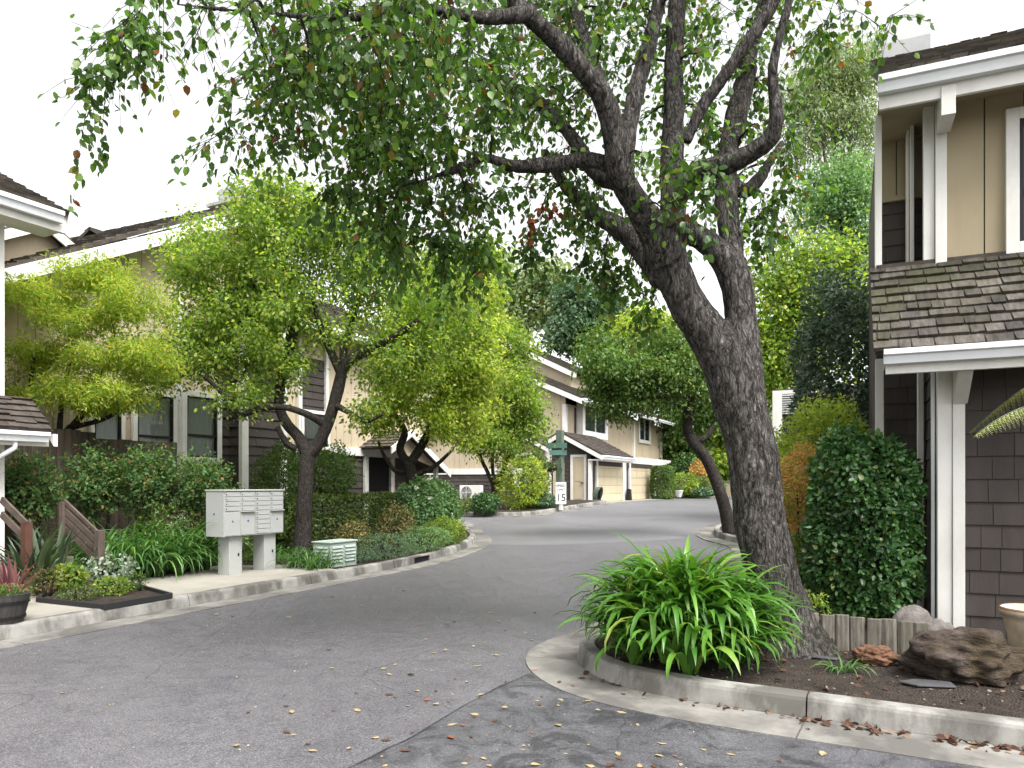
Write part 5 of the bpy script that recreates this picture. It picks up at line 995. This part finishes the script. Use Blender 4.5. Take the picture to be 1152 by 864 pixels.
# ================================================================ things beside the lane
# mailbox cabinet
mx = onX(252.5, 600, 1).x
XM = -9.35; ya, yb = onX(252.5,600,XM).y, onX(319.4,600,XM).y; za, zb = .765, 1.51; xb = XM-.42
mbx = thing('mailbox_cabinet', 'light grey communal mailbox cabinet on two square posts beside the lane', 'mailbox', (XM-.2,(ya+yb)/2,.147))
ym = (ya+yb)/2
for y0, y1 in ((ya, ym-.004), (ym+.004, yb)):
    s = MB().box(xb, XM-.012, y0, y1, za, zb-.02); s.build('cabinet', M['mailgrey'], mbx, bevel=.006)
s = MB().box(xb-.012, XM+.012, ya-.01, yb+.01, zb-.018, zb+.006); s.build('cabinet_roof', M['mailgrey'], mbx, bevel=.006)
wd = (yb-ya)/4
def mdoor(c, z0, z1, big=False):
    y0, y1 = ya+c*wd+.018, ya+(c+1)*wd-.014
    s = MB().box(XM-.012, XM-.001, y0, y1, z0+.005, z1-.005); d = s.build('mailbox_door', M['mailgrey'], mbx, bevel=.003); ORG[d.name] = ORG[mbx.name]
    k = MB(); zc = (z0+z1)/2 if not big else z0+(z1-z0)*.62; yk = y0+.022 if not big else (y0+y1)/2
    k.tube([(XM-.004, yk, zc), (XM+.006, yk, zc)], .008 if not big else .014, 8); k.build('lock', M['black'] if not big else M['bluepaint'], d)
H_ = zb-za-.05; z1 = zb-.03
for c in (0, 1, 3):
    n = 4; hh = .077
    for i in range(n): mdoor(c, z1-(i+1)*hh, z1-i*hh)
    zz = z1-n*hh
    if c != 0:
        s = MB().box(XM-.012, XM+.035, ya+c*wd+.012, ya+(c+1)*wd-.01, zz-.018, zz-.004); s.build('slot_ledge', M['mailgrey'], mbx, bevel=.003)
    mdoor(c, za+.012, zz-.02, True)
for i in range(9): mdoor(2, z1-(i+1)*(H_/9), z1-i*(H_/9))
for px0 in (ya+.16, yb-.38):
    s = MB().box(XM-.33, XM-.07, px0, px0+.26, .12, za); p = s.build('post', M['mailgrey'], mbx, bevel=.008); ORG[p.name] = ORG[mbx.name]
    k = MB().box(XM-.07, XM-.066, px0+.17, px0+.20, .44, .49); k.build('sticker', M['black'], p)
k = MB(); k.tube([(xb+.19, ya-.001, 1.13), (xb+.19, ya-.006, 1.13)], .016, 10); k.build('sticker', M['bluepaint'], mbx)
# utility pedestal
q = on_ground(377, 636, .13); pd = thing('utility_pedestal', 'pale green ribbed utility pedestal among the strap leaves', 'utility box', tuple(q))
s = MB().box(q.x-.2, q.x+.2, q.y-.36, q.y+.36, q.z-.02, q.z+.42); s.build('housing', M['padgreen'], pd, bevel=.012)
s = MB().box(q.x-.22, q.x+.22, q.y-.38, q.y+.38, q.z+.423, q.z+.455); s.build('lid', M['padgreen'], pd, bevel=.01)
s = MB()
for y0 in (q.y-.31, q.y+.03):
    for i in range(5): s.prism([(q.x+.201, y0, q.z+.09+i*.062), (q.x+.225, y0, q.z+.085+i*.062), (q.x+.201, y0, q.z+.125+i*.062)], (0,.28,0))
for i in range(5): s.prism([(q.x-.15, q.y-.361, q.z+.09+i*.062), (q.x-.15, q.y-.385, q.z+.085+i*.062), (q.x-.15, q.y-.361, q.z+.125+i*.062)], (.3,0,0))
s.build('louvre', M['padgreen'], pd)
# wooden fence
XFc = -12.65
fn = thing('wooden_fence', 'tall weathered dark plank fence in front of the townhouse windows', 'fence', (XFc,8.3,.15))
zf = 2.42; y = 2.0; ye_ = onX(200, 500, XFc).y; s = MB()
while y < ye_-.1:
    w = .14; h = zf+random.uniform(-.015,.015)+(.12 if y < onX(100,0,XFc).y else 0); s.box(XFc-.01+random.uniform(-.004,.004), XFc+.012, y+.004, y+w-.004, .14, h); y += w
s.build('plank_panel', M['fence'], fn)
s = MB(); s.box(XFc-.06, XFc-.015, 2, ye_, .5, .6); s.box(XFc-.06, XFc-.015, 2, ye_, 1.9, 2.0); s.build('fence_rail', M['fence'], fn)
for y in (3., 5.2, 7.4, ye_-.06): s = MB().box(XFc-.16, XFc-.06, y-.05, y+.05, .1, zf+.02); s.build('fence_post', M['fence'], fn)
# low stair with wooden guard rail
sx = onX(92, 620, -11.3)
st = thing('garden_stair', 'low wooden stair with sloping slatted guard rail in front of the fence', 'stair', (-11.6, sx.y-.2, .15))
def R(px, py, D): return at(px, py, D)
D1, D2 = 10.9, 10.5
top, bot = R(72, 563, D1), R(112, 601, D2)
for dz in (0, -.13, -.26, -.39): s = MB(); s.beam(top+Vector((0,0,dz)), bot+Vector((0,0,dz)), .035, .085 if dz else .05); s.build('guard_slat', M['rail'], st)
for p, zt in ((top+Vector((0,0,-.02)), .0), (bot, .06)): s = MB(); s.box(p.x-.05, p.x+.05, p.y-.05, p.y+.05, .13, p.z+zt); s.build('newel_post', M['rail'], st, bevel=.005)
dr = Vector((bot.x-top.x, bot.y-top.y, 0)).normalized(); pr = Vector((-dr.y, dr.x, 0))
if pr.y > 0: pr = -pr
for i, hh in enumerate((.14, .28, .42)):
    a = bot-dr*(i*.30)+Vector((0,0,0)); a.z = .13; s = MB(); s.prism([a, a-dr*.34, a-dr*.34+pr*.95, a+pr*.95], (0,0,hh)); s.build('step', M['log'], st, bevel=.01)
t2, b2 = R(2, 562, 10.1), R(30, 590, 9.9)
s = MB(); s.beam(t2, b2, .035, .09); s.beam(t2-Vector((0,0,.2)), b2-Vector((0,0,.2)), .035, .09); s.build('guard_slat', M['rail'], st)
s = MB(); s.box(b2.x-.05, b2.x+.05, b2.y-.05, b2.y+.05, .13, b2.z+.03); s.build('newel_post', M['redpost'], st)
# black edged planting bed
be = [onZ(42,677,.15), onZ(116,685,.15), onZ(193,672,.15), onZ(150,660,.15), onZ(60,655,.15)]
eg = thing('bed_edging', 'low black plastic edging round the small planting bed on the patio', 'edging', tuple(sum(be, Vector())/5))
s = MB()
for a, b in zip(be, be[1:]+be[:1]): s.beam(a+Vector((0,0,.02)), b+Vector((0,0,.02)), .035, .075)
s.build('border', M['edging'], eg, bevel=.006)
s = MB(); cc = sum(be, Vector())/5; ring = [cc+(p-cc)*.985 for p in be]; s.add([p+Vector((0,0,.012)) for p in ring]+[cc+Vector((0,0,.05))], [(i, (i+1) % 5, 5) for i in range(5)]); s.build('bed_soil', M['soil'], eg)
b_ = on_ground(24, 672, .15); bk = thing('brick_edging', 'short row of bricks beside the half barrel planter', 'bricks', tuple(b_))
for i in range(5):
    for j in range(2): s = MB().box(b_.x-.1-.02*(j % 2), b_.x, b_.y-.35+i*.215+j*.05, b_.y-.35+i*.215+j*.05+.2, b_.z+j*.07, b_.z+j*.07+.066); s.build('brick', M['brick'], bk, bevel=.005)
# half barrel planter
q = on_ground(4, 700, .15); pl = thing('barrel_planter', 'dark half barrel planter with green and orange plants on the pale patio', 'planter', tuple(q))
s = MB(); s.lathe(q, [(.175,0),(.20,.1),(.225,.2),(.24,.285),(.245,.30),(.225,.30),(.22,.265),(.0,.265)], 28); s.build('barrel', M['barrel'], pl, smooth=False)
for z, r in ((.06,.193),(.22,.232)): s = MB(); s.lathe(q+Vector((0,0,z)), [(r+.001,-.014),(r+.008,-.014),(r+.011,.014),(r+.003,.014)], 28, False); s.build('hoop', M['black'], pl)
P = np.array(q)+UP*.31+rng.normal(size=(420,3))*np.array((.10,.10,.035)); k = rnd(420); link('planting', leaf_mesh('planting', P, k+UP*.8, k+UP, rng.uniform(.03,.06,420), T_NA), ML['mid'], pl)
P = np.array(q)+UP*.38+rng.normal(size=(40,3))*np.array((.09,.09,.02)); k = rnd(40); link('blossom', leaf_mesh('blossom', P, k, k+UP, np.full(40,.035), T_DI), ML['fred'], pl)
# signpost and speed limit sign
def text(body, size, mat, parent, loc, rot, name='lettering', ex=.002, al='CENTER'):
    cu = bpy.data.curves.new('t', 'FONT'); cu.body = body; cu.size = size; cu.align_x = al; cu.align_y = 'CENTER'; cu.extrude = ex
    o = bpy.data.objects.new('t', cu); C.objects.link(o); o.location = loc; o.rotation_euler = rot
    dg = bpy.context.evaluated_depsgraph_get(); dg.update(); ev = o.evaluated_get(dg); me = bpy.data.meshes.new_from_object(ev); me.transform(ev.matrix_world)
    bpy.data.objects.remove(o); return link(name, me, mat, parent)
p = at(630, 573, 29.8); p.z = gz(p.x, p.y)+.12
sp = thing('street_sign', 'square green post carrying two street name blades', 'street sign', tuple(p)); zt = at(630,484,29.8).z
s = MB().box(p.x-.13, p.x+.13, p.y-.13, p.y+.13, p.z-.05, zt); s.build('post', M['greenpost'], sp, bevel=.015)
sb = at(628, 505, 29.8); th = YAW-.25
def blade(c, ang, L, h):
    d = Vector((math.cos(ang), math.sin(ang), 0)); n = Vector((d.y, -d.x, 0)); s = MB(); s.prism([c-d*L+n*.02, c+d*L+n*.02, c+d*L-n*.02, c-d*L-n*.02], (0,0,h)); b = s.build('name_blade', M['signgreen'], sp); ORG[b.name] = ORG[sp.name]; return b, d, n
b1, d1, n1 = blade(sb+Vector((0,-.17,.02)), th, .42, .22)
b2_, d2, n2 = blade(sb+Vector((.08,-.2,-.26)), th+.5, .36, .2)
s = MB(); s.lathe(at(619,531,29.7), [(.05,.0),(.22,.06),(.30,.16),(.27,.2),(.0,.2)], 14); c_ = at(619,531,29.7)
hb = thing('hanging_basket', 'hanging basket of green leaves beside the street sign post', 'basket', tuple(c_)); s.build('basket', M['barrel'], hb)
s = MB()
s.tube([c_+Vector((0,0,.2)), c_+Vector((.0,0,.75)), c_+Vector((.36,.05,.8))], .012, 6); s.build('hanger', M['black'], hb)
P = np.array(c_)+UP*.25+rng.normal(size=(420,3))*np.array((.20,.20,.11)); k = rnd(420); link('foliage', leaf_mesh('foliage', P, k-UP*.3, k+UP, rng.uniform(.07,.13,420), T_DI), ML['hedge'], hb)
p = at(631, 578, 28.9); p.z = gz(p.x, p.y)+.12; dd = 28.9
sl = thing('speed_sign', 'white speed limit 15 sign on a short white post', 'road sign', tuple(p))
s = MB().box(p.x-.06, p.x+.06, p.y-.04, p.y+.04, p.z-.05, p.z+.5); s.build('post', M['white'], sl)
zc0, zc1 = at(631,567,dd).z, at(631,542.5,dd).z; rt = Vector((math.cos(YAW), math.sin(YAW), 0)); nn = Vector((rt.y, -rt.x, 0)); hw = .205; cz = Vector((p.x, p.y, zc0))+nn*.06
s = MB(); s.prism([cz-rt*hw, cz+rt*hw, cz+rt*hw-nn*.012, cz-rt*hw-nn*.012], (0,0,zc1-zc0)); pn = s.build('sign_panel', M['signwhite'], sl); ORG[pn.name] = ORG[sl.name]
hgt = zc1-zc0; rot = (PI/2, 0, YAW); fc = cz+nn*.006
text('SPEED', .135, M['ink'], pn, fc+Vector((0,0,hgt*.84)), rot); text('LIMIT', .135, M['ink'], pn, fc+Vector((0,0,hgt*.65)), rot); text('15', .40, M['ink'], pn, fc+Vector((0,0,hgt*.28)), rot)
# air conditioner
q = at(528, 563, 34.5); q.z = .72; q.y = 33.2; q.x = onY(528,560,33.2).x
ac = thing('air_conditioner', 'white outdoor air conditioning unit against the brown wall', 'air conditioner', tuple(q))
z0, z1 = .82, onY(528,546,33.2).z; a, c2 = onY(517,0,33.2).x, onY(540,0,33.2).x
s = MB().box(a, c2, 33.2, 33.55, z0, z1); s.build('casing', M['unit'], ac, bevel=.015); fx = a+(c2-a)*.34; fz = (z0+z1)/2; r = (z1-z0)*.44
s = MB(); s.tube([(fx,33.19,fz),(fx,33.205,fz)], r, 24); s.build('fan_opening', M['void'], ac)
s = MB()
for i in range(5):
    ra = r*(i+1)/5.2; pts = [(fx+ra*math.cos(t), 33.18, fz+ra*math.sin(t)) for t in np.linspace(0,2*PI,25)]; s.tube(pts, .009, 4)
s.box(fx-r, fx+r, 33.175, 33.185, fz-.01, fz+.01); s.box(fx-.01, fx+.01, 33.172, 33.182, fz-r, fz+r); s.build('fan_grille', M['unit'], ac)
for t in (.15,.8): s = MB().box(a+(c2-a)*t, a+(c2-a)*t+.08, 33.2, 33.55, .66, z0); s.build('foot', M['black'], ac)
# two covered things by the garages
for px, pyb, lab, col, hh, nm in ((672.5,565.5,'grey-green coiled hose reel standing at the first garage post','greenpost',.78,'hose_reel'), (707.5,563,'dark covered bin between the two garage doors','black',.5,'refuse_bin')):
    p = onX(px, pyb, -13.05); p.z = gz(p.x, p.y)+.01; t = thing(nm, lab, 'hose reel' if nm == 'hose_reel' else 'bin', tuple(p)); s = MB()
    if nm == 'hose_reel':
        for i in range(6): s.tube([(p.x+.12*math.cos(a)+.04*i-.1, p.y+.34*math.sin(a)*.8, p.z+.40+.36*math.cos(a+.3)*1.0) for a in np.linspace(0,2*PI,19)], .028, 6)
        s.build('hose', M[col], t, smooth=True); s = MB(); s.box(p.x-.16,p.x+.16,p.y-.03,p.y+.03,p.z,p.z+.6); s.box(p.x-.2,p.x+.2,p.y-.25,p.y+.25,p.z,p.z+.05); s.build('stand', M['black'], t)
    else:
        s.add([(p.x-.15,p.y-.17,p.z),(p.x+.15,p.y-.17,p.z),(p.x+.15,p.y+.17,p.z),(p.x-.15,p.y+.17,p.z),(p.x-.11,p.y-.13,p.z+hh),(p.x+.11,p.y-.13,p.z+hh),(p.x+.11,p.y+.13,p.z+hh),(p.x-.11,p.y+.13,p.z+hh)],[(3,2,1,0),(4,5,6,7),(0,1,5,4),(1,2,6,5),(2,3,7,6),(3,0,4,7)])
        s.build('body', M[col], t, bevel=.03); s = MB(); s.prism([(p.x-.13,p.y-.15,p.z+hh+.003),(p.x+.13,p.y-.15,p.z+hh+.003),(p.x+.09,p.y-.15,p.z+hh+.12),(p.x-.06,p.y-.15,p.z+hh+.16)], (0,.3,0)); s.build('lid', M[col], t, bevel=.02)
# low wall and white pot at the lane end
yw = 49.5; w0, w1 = onY(742,0,yw).x, onY(840,0,yw).x
lw = thing('low_wall', 'low tan block wall with cap closing the lane end', 'wall', ((w0+w1)/2, yw, .7))
s = MB().box(w0-2, w1+6, yw, yw+.25, .6, 1.75); s.build('wall_block', M['wallblock'], lw); s = MB().box(w0-2.02, w1+6, yw-.05, yw+.3, 1.753, 1.85); s.build('wall_cap', M['log'], lw)
q = at(764, 560, 46.5); q.z = gz(q.x,q.y)+.1; wp = thing('white_pot', 'small white flower pot standing at the kerb of the lane end', 'pot', tuple(q)); s = MB(); s.lathe(q, [(.14,0),(.25,.36),(.28,.38),(.28,.44),(.23,.44),(.21,.36),(0,.36)], 18); s.build('pot', M['unit'], wp, smooth=False)
P = np.array(q)+UP*.48+rng.normal(size=(160,3))*np.array((.13,.13,.09)); k = rnd(160); link('planting', leaf_mesh('planting', P, k+UP, k, rng.uniform(.1,.2,160), T_NA), ML['mid'], wp)

# ---------------------------------------------------------------- the bed beside the shingled house
a, b = on_ground(905, 729, .12), on_ground(1046, 739, .12)
le = thing('log_edging', 'row of short upright grey split logs edging the bed under the glossy shrub', 'edging', tuple((a+b)/2))
n = 8
for i in range(n):
    c = a.lerp(b, (i+.5)/n); r = (b-a).length/n/2*.995; h = .31+random.uniform(-.025,.02)
    d = (b-a).normalized(); nn_ = Vector((d.y,-d.x,0)); prof = []
    for j in range(11):
        t = PI*j/10; rr = r*(1+.07*math.sin(j*2.3+i)); prof.append(c+d*rr*-math.cos(t)+nn_*rr*.45*min(1,math.sin(t)*1.35)+Vector((random.uniform(-.003,.003),0,-.06)))
    s = MB(); s.prism(prof, (random.uniform(-.01,.01), random.uniform(-.01,.01), h+.06)); s.build('split_log', M['log'], le, bevel=.012)
def rock(name, label, c, rad, mat, rough=.3, sc=2.2, sub=5, flatz=.0, seed=0, yaw=0., fine=.05, fsc=12):
    bm = __import__('bmesh').new(); __import__('bmesh').ops.create_icosphere(bm, subdivisions=sub, radius=1)
    for v in bm.verts:
        p = v.co.copy(); q = p*sc+Vector((seed,seed*.7,0)); k = 1+rough*noise.noise(q)+rough*.5*noise.noise(q*2.3)+fine*noise.noise(p*fsc)+fine*.8*abs(noise.noise(p*fsc*.45+Vector((seed,0,0))))
        x, y, z = p.x*rad[0]*k, p.y*rad[1]*k, p.z*rad[2]*k
        v.co = (c[0]+x*math.cos(yaw)-y*math.sin(yaw), c[1]+x*math.sin(yaw)+y*math.cos(yaw), c[2]+max(z, -rad[2]*.55))
    me = bpy.data.meshes.new(name); bm.to_mesh(me); bm.free(); return tag(link(name, me, mat, None, (c[0],c[1],c[2]-rad[2]*.5), True), label, 'rock')
q = on_ground(1086, 765, .13); rock('lava_rock', 'large craggy brown mossy rock on the soil before the house corner', (q.x, q.y+.05, q.z+.14), (.36,.26,.23), M['lava'], .42, 1.5, 6, seed=3, yaw=YAW*.4, fine=.07, fsc=5)
q = on_ground(985, 745, .13); rock('rusty_rock', 'small rust coloured flat stone between the grass tuft and the logs', (q.x, q.y, q.z+.05), (.17,.12,.09), M['redrock'], .4, 1.7, 5, seed=9, fine=.08)
q = on_ground(1026, 727, .13); rock('grey_boulder', 'smooth pinkish grey boulder behind the end of the log edging', (q.x, q.y+.12, q.z+.12), (.19,.17,.22), M['greyrock'], .16, 1.2, 4, seed=5, fine=.02)
q = on_ground(1056, 727, .13); rock('grey_boulder', 'little grey stone leaning at the foot of the white corner board', (q.x, q.y+.02, q.z+.09), (.14,.12,.16), M['greyrock'], .2, 1.4, 4, seed=15, fine=.02)
q = on_ground(1040, 770, .135); s = MB(); s.prism([q+Vector((-.17,-.03,0)), q+Vector((-.05,-.10,0)), q+Vector((.2,-.06,.01)), q+Vector((.17,.08,.01)), q+Vector((-.06,.10,0))], (0,0,.014)); tag(s.build('slate_slab', M['slate'], bevel=.006), 'thin dark slate slab lying under the craggy rock', 'stone slab')
q = on_ground(928, 741, .135); s = MB(); s.prism([q+Vector((-.10,-.03,0)), q+Vector((.09,-.05,0)), q+Vector((.12,.03,.0)), q+Vector((-.08,.05,0))], (0,0,.016)); tag(s.build('slate_slab', M['slate'], bevel=.006), 'small grey slate piece near the big trunk', 'stone slab')
# aged pot with tree fern
q = on_ground(1168, 752, .13); pt_ = thing('terracotta_pot', 'weathered cream terracotta pot with mossy side beside the craggy rock', 'pot', tuple(q))
s = MB(); s.lathe(q, [(.15,0),(.165,.02),(.20,.2),(.235,.38),(.25,.42),(.265,.43),(.27,.465),(.255,.48),(.235,.47),(.225,.42),(0,.40)], 36); s.build('pot_body', M['terra'], pt_, smooth=True)
s = MB(); s.lathe(q+Vector((0,0,.0)), [(.258,.482),(.268,.478),(.271,.47),(.262,.486)], 36, False); s.build('pot_rim', M['terrarim'], pt_)
s = MB(); s.lathe(q, [(.22,.405),(.0,.43)], 20); s.build('pot_soil', M['soil'], pt_)
fb = at(1285, 760, 5.75); fb.z = .14; fe = thing('tree_fern', 'yellow-green fern frond reaching in front of the dark shingles', 'fern', tuple(fb))
s = MB(); top_ = fb+Vector((0,0,2.0)); s.tube([fb-Vector((0,0,.05)), fb+Vector((.03,.02,.9)), top_], [.10,.085,.09], 10); s.build('trunk', M['bark2'], fe, smooth=True)
tip = at(1097, 489, 5.6); mid_ = at(1165, 455, 5.65)
fr = [(top_, (mid_-top_)*1.0, mid_, tip)]
for i in range(7):
    a = 2*PI*i/8+PI*.2-YAW; dv = Vector((math.cos(a), math.sin(a), 0)); 
    if dv.dot(Vector((-CY,-SY,0))) > .8: continue
    fr.append((top_, None, top_+dv*.75+Vector((0,0,.35)), top_+dv*1.35-Vector((0,0,.05))))
for A, _, Bm, Cc in fr:
    Q = [Vector(v) for v in catmull([tuple(A), tuple(A.lerp(Bm,.5)+Vector((0,0,.06))), tuple(Bm), tuple(Bm.lerp(Cc,.55)+Vector((0,0,.035))), tuple(Cc)], 14)]; P, Dd, Nn_, Sz = [], [], [], []
    m = len(Q)
    for i in range(3, m, 2):
        t = i/m; d = (Q[i]-Q[i-1]).normalized(); sd = d.cross(Vector((0,0,1))).normalized(); wlen = .20*math.sin(PI*min(1, .12+t*.86))**.7*(1 if t < .8 else 1)
        for sg in (-1, 1):
            ax = (sd*sg*.85+d*.35-Vector((0,0,.8))).normalized(); nq = max(3, int(wlen/.016))
            for j in range(nq):
                f_ = (j+.5)/nq; pp_ = Q[i]+ax*wlen*f_
                for s2 in (-1, 1): P.append(pp_); Dd.append(d*s2*.9+ax*.5); Nn_.append(ax.cross(d)*sg); Sz.append(.033*(1-f_*.8))
    o = MB(); o.tube(Q, np.linspace(.008,.002,m).tolist(), 5); r_ = o.build('frond', M['greenpost'], fe, smooth=True); ORG[r_.name] = ORG[fe.name]
    T_F = (np.array([(0,0,0),(.16,.4,0),(0,1,0),(-.16,.4,0)]), T_DI[1]); link('leaflet_blade', leaf_mesh('leaflet_blade', np.array(P), np.array([tuple(v) for v in Dd]), np.array([tuple(v) for v in Nn_]), np.array(Sz), T_F), ML['fern'], r_)

# ---------------------------------------------------------------- fallen leaves
def fallen_mesh(s, k):
    n = 5; V, Fc = [], []
    cu = random.uniform(.1, .5)*(1 if k % 3 else -.6); tw = random.uniform(-.5,.5)
    for j in range(n+1):
        t = j/n; w = .30*math.sin(PI*min(1,max(.02,t**.8)))**.95+.006
        for x in (-1,-.5,0,.5,1): V.append(((x*w)*s, (t-.5)*s, (.02+abs(x*w)*cu*.9+cu*.5*(t-.5)**2+tw*x*w*(t-.5))*s))
    mz = min(v[2] for v in V); V = [(a,b,c-mz+.002) for a,b,c in V]
    for j in range(n):
        for i in range(4): e = j*5+i; Fc.append((e,e+1,e+6,e+5))
    V += [(0,-.5*s,.01*s),(.004,-.5*s,.012*s),(.02*s,-.85*s,.03*s)]; b = len(V)-3
    me = bpy.data.meshes.new('fallen_leaf'); me.from_pydata(V, [], Fc+[(b,b+1,b+2)]); me.polygons.foreach_set('use_smooth', np.ones(len(me.polygons), bool)); return me
kinds = {'fyellow': ('curled yellow leaf fallen on the grey asphalt', []), 'fbrown': ('dry brown leaf fallen on the grey asphalt', []), 'fred': ('red leaf fallen on the grey asphalt', [])}
for kk_, v in kinds.items():
    for i in range(5): m_ = fallen_mesh(.082, i); m_.materials.append(ML[kk_]); v[1].append(m_)
def inpoly(x, y, P):
    c = False
    for i in range(len(P)):
        a, b = P[i], P[i-1]
        if (a[1] > y) != (b[1] > y) and x < (b[0]-a[0])*(y-a[1])/(b[1]-a[1])+a[0]: c = not c
    return c
cnt = 0; spots = []
seeds_px = [(355,846),(343,838),(391,843),(328,828),(265,840),(424,831),(461,825),(405,800),(371,800),(322,795),(328,802),(319,783),(74,780),(462,795),(472,778),(491,778),(513,782),(528,768),(441,785),(436,782),(530,728),(560,738),(525,748),(540,750),(558,700),(565,710),(600,715),(487,735),(500,732),(590,845),(600,862),(545,855),(530,830),(695,850),(768,862),(738,852),(700,855),(604,826),(608,735),(628,795),(663,790),(673,800),(560,812),(566,768),(480,720),(548,690),(510,700),(260,694),(720,640),(450,665),(360,690),(580,668),(605,690),(690,862),(820,850),(880,858),(745,838),(925,850),(640,835)]
for px, py in seeds_px: spots.append((onZ(px+random.uniform(-4,4), py, 0).xy))
while len(spots) < 125:
    px, py = random.gauss(560,150), min(863, random.gauss(775,70))
    if py < 640: continue
    p = onZ(px, py, 0).xy
    if -7.4 < p.x < 3 and 3 < p.y < 11: spots.append(p)
kerbline = [(q.x, q.y) for q in PR]+[(9, 25)]
for p in spots:
    if inpoly(p.x, p.y, kerbline): continue
    k_ = random.choices(['fyellow','fbrown','fred'], [.62,.31,.07])[0]; lab, ms = kinds[k_]
    o = bpy.data.objects.new('fallen_leaf', random.choice(ms)); C.objects.link(o); onpan = min((Vector((q.x,q.y))-p).length for q in PR) < .5
    o.location = (p.x, p.y, .012 if onpan else .006); o.rotation_euler = (random.uniform(-.12,.12), random.uniform(-.12,.12), random.uniform(0, 2*PI)); s_ = random.uniform(.35,.95); o.scale = (s_*random.uniform(.8,1.1), s_, s_)
    tag(o, lab, 'leaf', {'fyellow':'yellow leaves fallen on the lane','fbrown':'brown leaves fallen on the lane','fred':'red leaves fallen on the lane'}[k_])
# uncounted litter: in the gutter, over the bed, specks on the lane
def litter(name, P, mat, s0, s1, tilt=.5):
    P = np.array(P); n = len(P); d = rnd(n); d[:, 2] *= .25; nr = UP+rng.normal(size=(n,3))*tilt
    return tag(link(name, leaf_mesh(name, P, d, nr, rng.uniform(s0, s1, n), T_OV), mat, None, (0,0,0)), kind='stuff')
P = []
NR = normals(PR, -1)
for (i0, x0, x1, n_) in ((0,-.55,.1,40),(0,-.2,.0,25),(0,.25,.9,70),(0,-1.2,-.6,14),(0,.9,2,60),(0,-2.3,-1.3,10)):
    for _ in range(n_):
        x = random.uniform(x0, x1); j = min(range(len(PR)), key=lambda t: abs(PR[t].x-x)+abs(PR[t].y-5.5)*.5); q = PR[j]-NR[j]*abs(random.gauss(.03,.07)); P.append((q.x+random.uniform(-.05,.05), q.y-.012, (.013+random.random()*.008)))
litter('gutter_litter', P, ML['fbrown'], .03, .07, .8)
P = []
inn_bed = [(q.x, q.y) for q in inn(PR, -1, .2)]+[(9,25)]
while len(P) < 330:
    x, y = random.uniform(-2.4,2.5), random.uniform(5.5,8.4)
    if inpoly(x, y, inn_bed): P.append((x, y, .125+.028*noise.noise(Vector((x*3.2,y*3.2,0)))+.012))
litter('bed_litter', P, ML['fbrown'], .03, .075, .6)
P = []
while len(P) < 260:
    q = on_ground(random.uniform(780,835), random.uniform(590,625), .14); P.append((q.x+random.gauss(0,.4), q.y+random.gauss(0,.6), q.z+.02))
litter('verge_litter', [p for p in P if inpoly(p[0], p[1], inn_bed)], ML['dead'], .04, .09, .6)
P = []
for _ in range(2600):
    x, y = random.uniform(-8,3), random.uniform(2.5,14)
    if not inpoly(x, y, kerbline) and x > -7.6: P.append((x, y, gz(x,y)+.006))
litter('lane_litter', P, ML['fyellow'], .006, .02, .3)
P = []
while len(P) < 900:
    x, y = random.uniform(-2.4,3), random.uniform(5.5,8.4)
    if inpoly(x, y, inn_bed): P.append((x, y, .125+.028*noise.noise(Vector((x*3.2,y*3.2,0)))+.006))
litter('bark_litter', P, M['log'], .012, .035, .9)

# ================================================================ light, sky, camera
sel, saz = math.radians(58), math.radians(-35)      # azimuth from +Y towards +X; light comes over the shingled house side
sun_from = Vector((math.sin(math.radians(118))*math.cos(sel), math.cos(math.radians(118))*math.cos(sel), math.sin(sel)))
ld = bpy.data.lights.new('sun', 'SUN'); ld.energy = 1.8; ld.angle = math.radians(30); ld.color = (1, .965, .91)
lo = bpy.data.objects.new('sun', ld); C.objects.link(lo); lo.location = (0,0,40); lo.rotation_euler = (-sun_from).to_track_quat('-Z', 'Y').to_euler()
w = bpy.data.worlds.new('World'); SC.world = w; w.use_nodes = True; nt = w.node_tree; nt.nodes.clear()
sk = nt.nodes.new('ShaderNodeTexSky'); sk.sky_type = 'NISHITA'; sk.sun_disc = False; sk.sun_elevation = sel; sk.sun_rotation = math.radians(118); sk.air_density = 1.0; sk.dust_density = 4.0; sk.ozone_density = 1.0
hs = nt.nodes.new('ShaderNodeHueSaturation'); hs.inputs['Saturation'].default_value = .06
bg = nt.nodes.new('ShaderNodeBackground'); bg.inputs[1].default_value = .15; ow = nt.nodes.new('ShaderNodeOutputWorld')
nt.links.new(sk.outputs[0], hs.inputs['Color']); nt.links.new(hs.outputs[0], bg.inputs[0]); nt.links.new(bg.outputs[0], ow.inputs[0])
cd = bpy.data.cameras.new('camera'); cd.sensor_width = 36; cd.lens = 36*F/1152; cd.shift_y = (HZ-432)/1152; cd.clip_start = .05; cd.clip_end = 2000
co_ = bpy.data.objects.new('camera', cd); C.objects.link(co_); co_.location = (0,0,EYE); co_.rotation_euler = (PI/2, 0, YAW); SC.camera = co_
vs = SC.view_settings; vs.view_transform = 'Standard'; vs.look = 'None'; vs.gamma = 1; vs.use_curve_mapping = False; vs.exposure = 1.5
cy = SC.cycles; cy.max_bounces = 8; cy.transparent_max_bounces = 8; cy.diffuse_bounces = 4; cy.transmission_bounces = 4; cy.use_denoising = True; cy.caustics_reflective = False; cy.caustics_refractive = False
try: cy.denoiser = 'OPENIMAGEDENOISE'
except Exception: pass
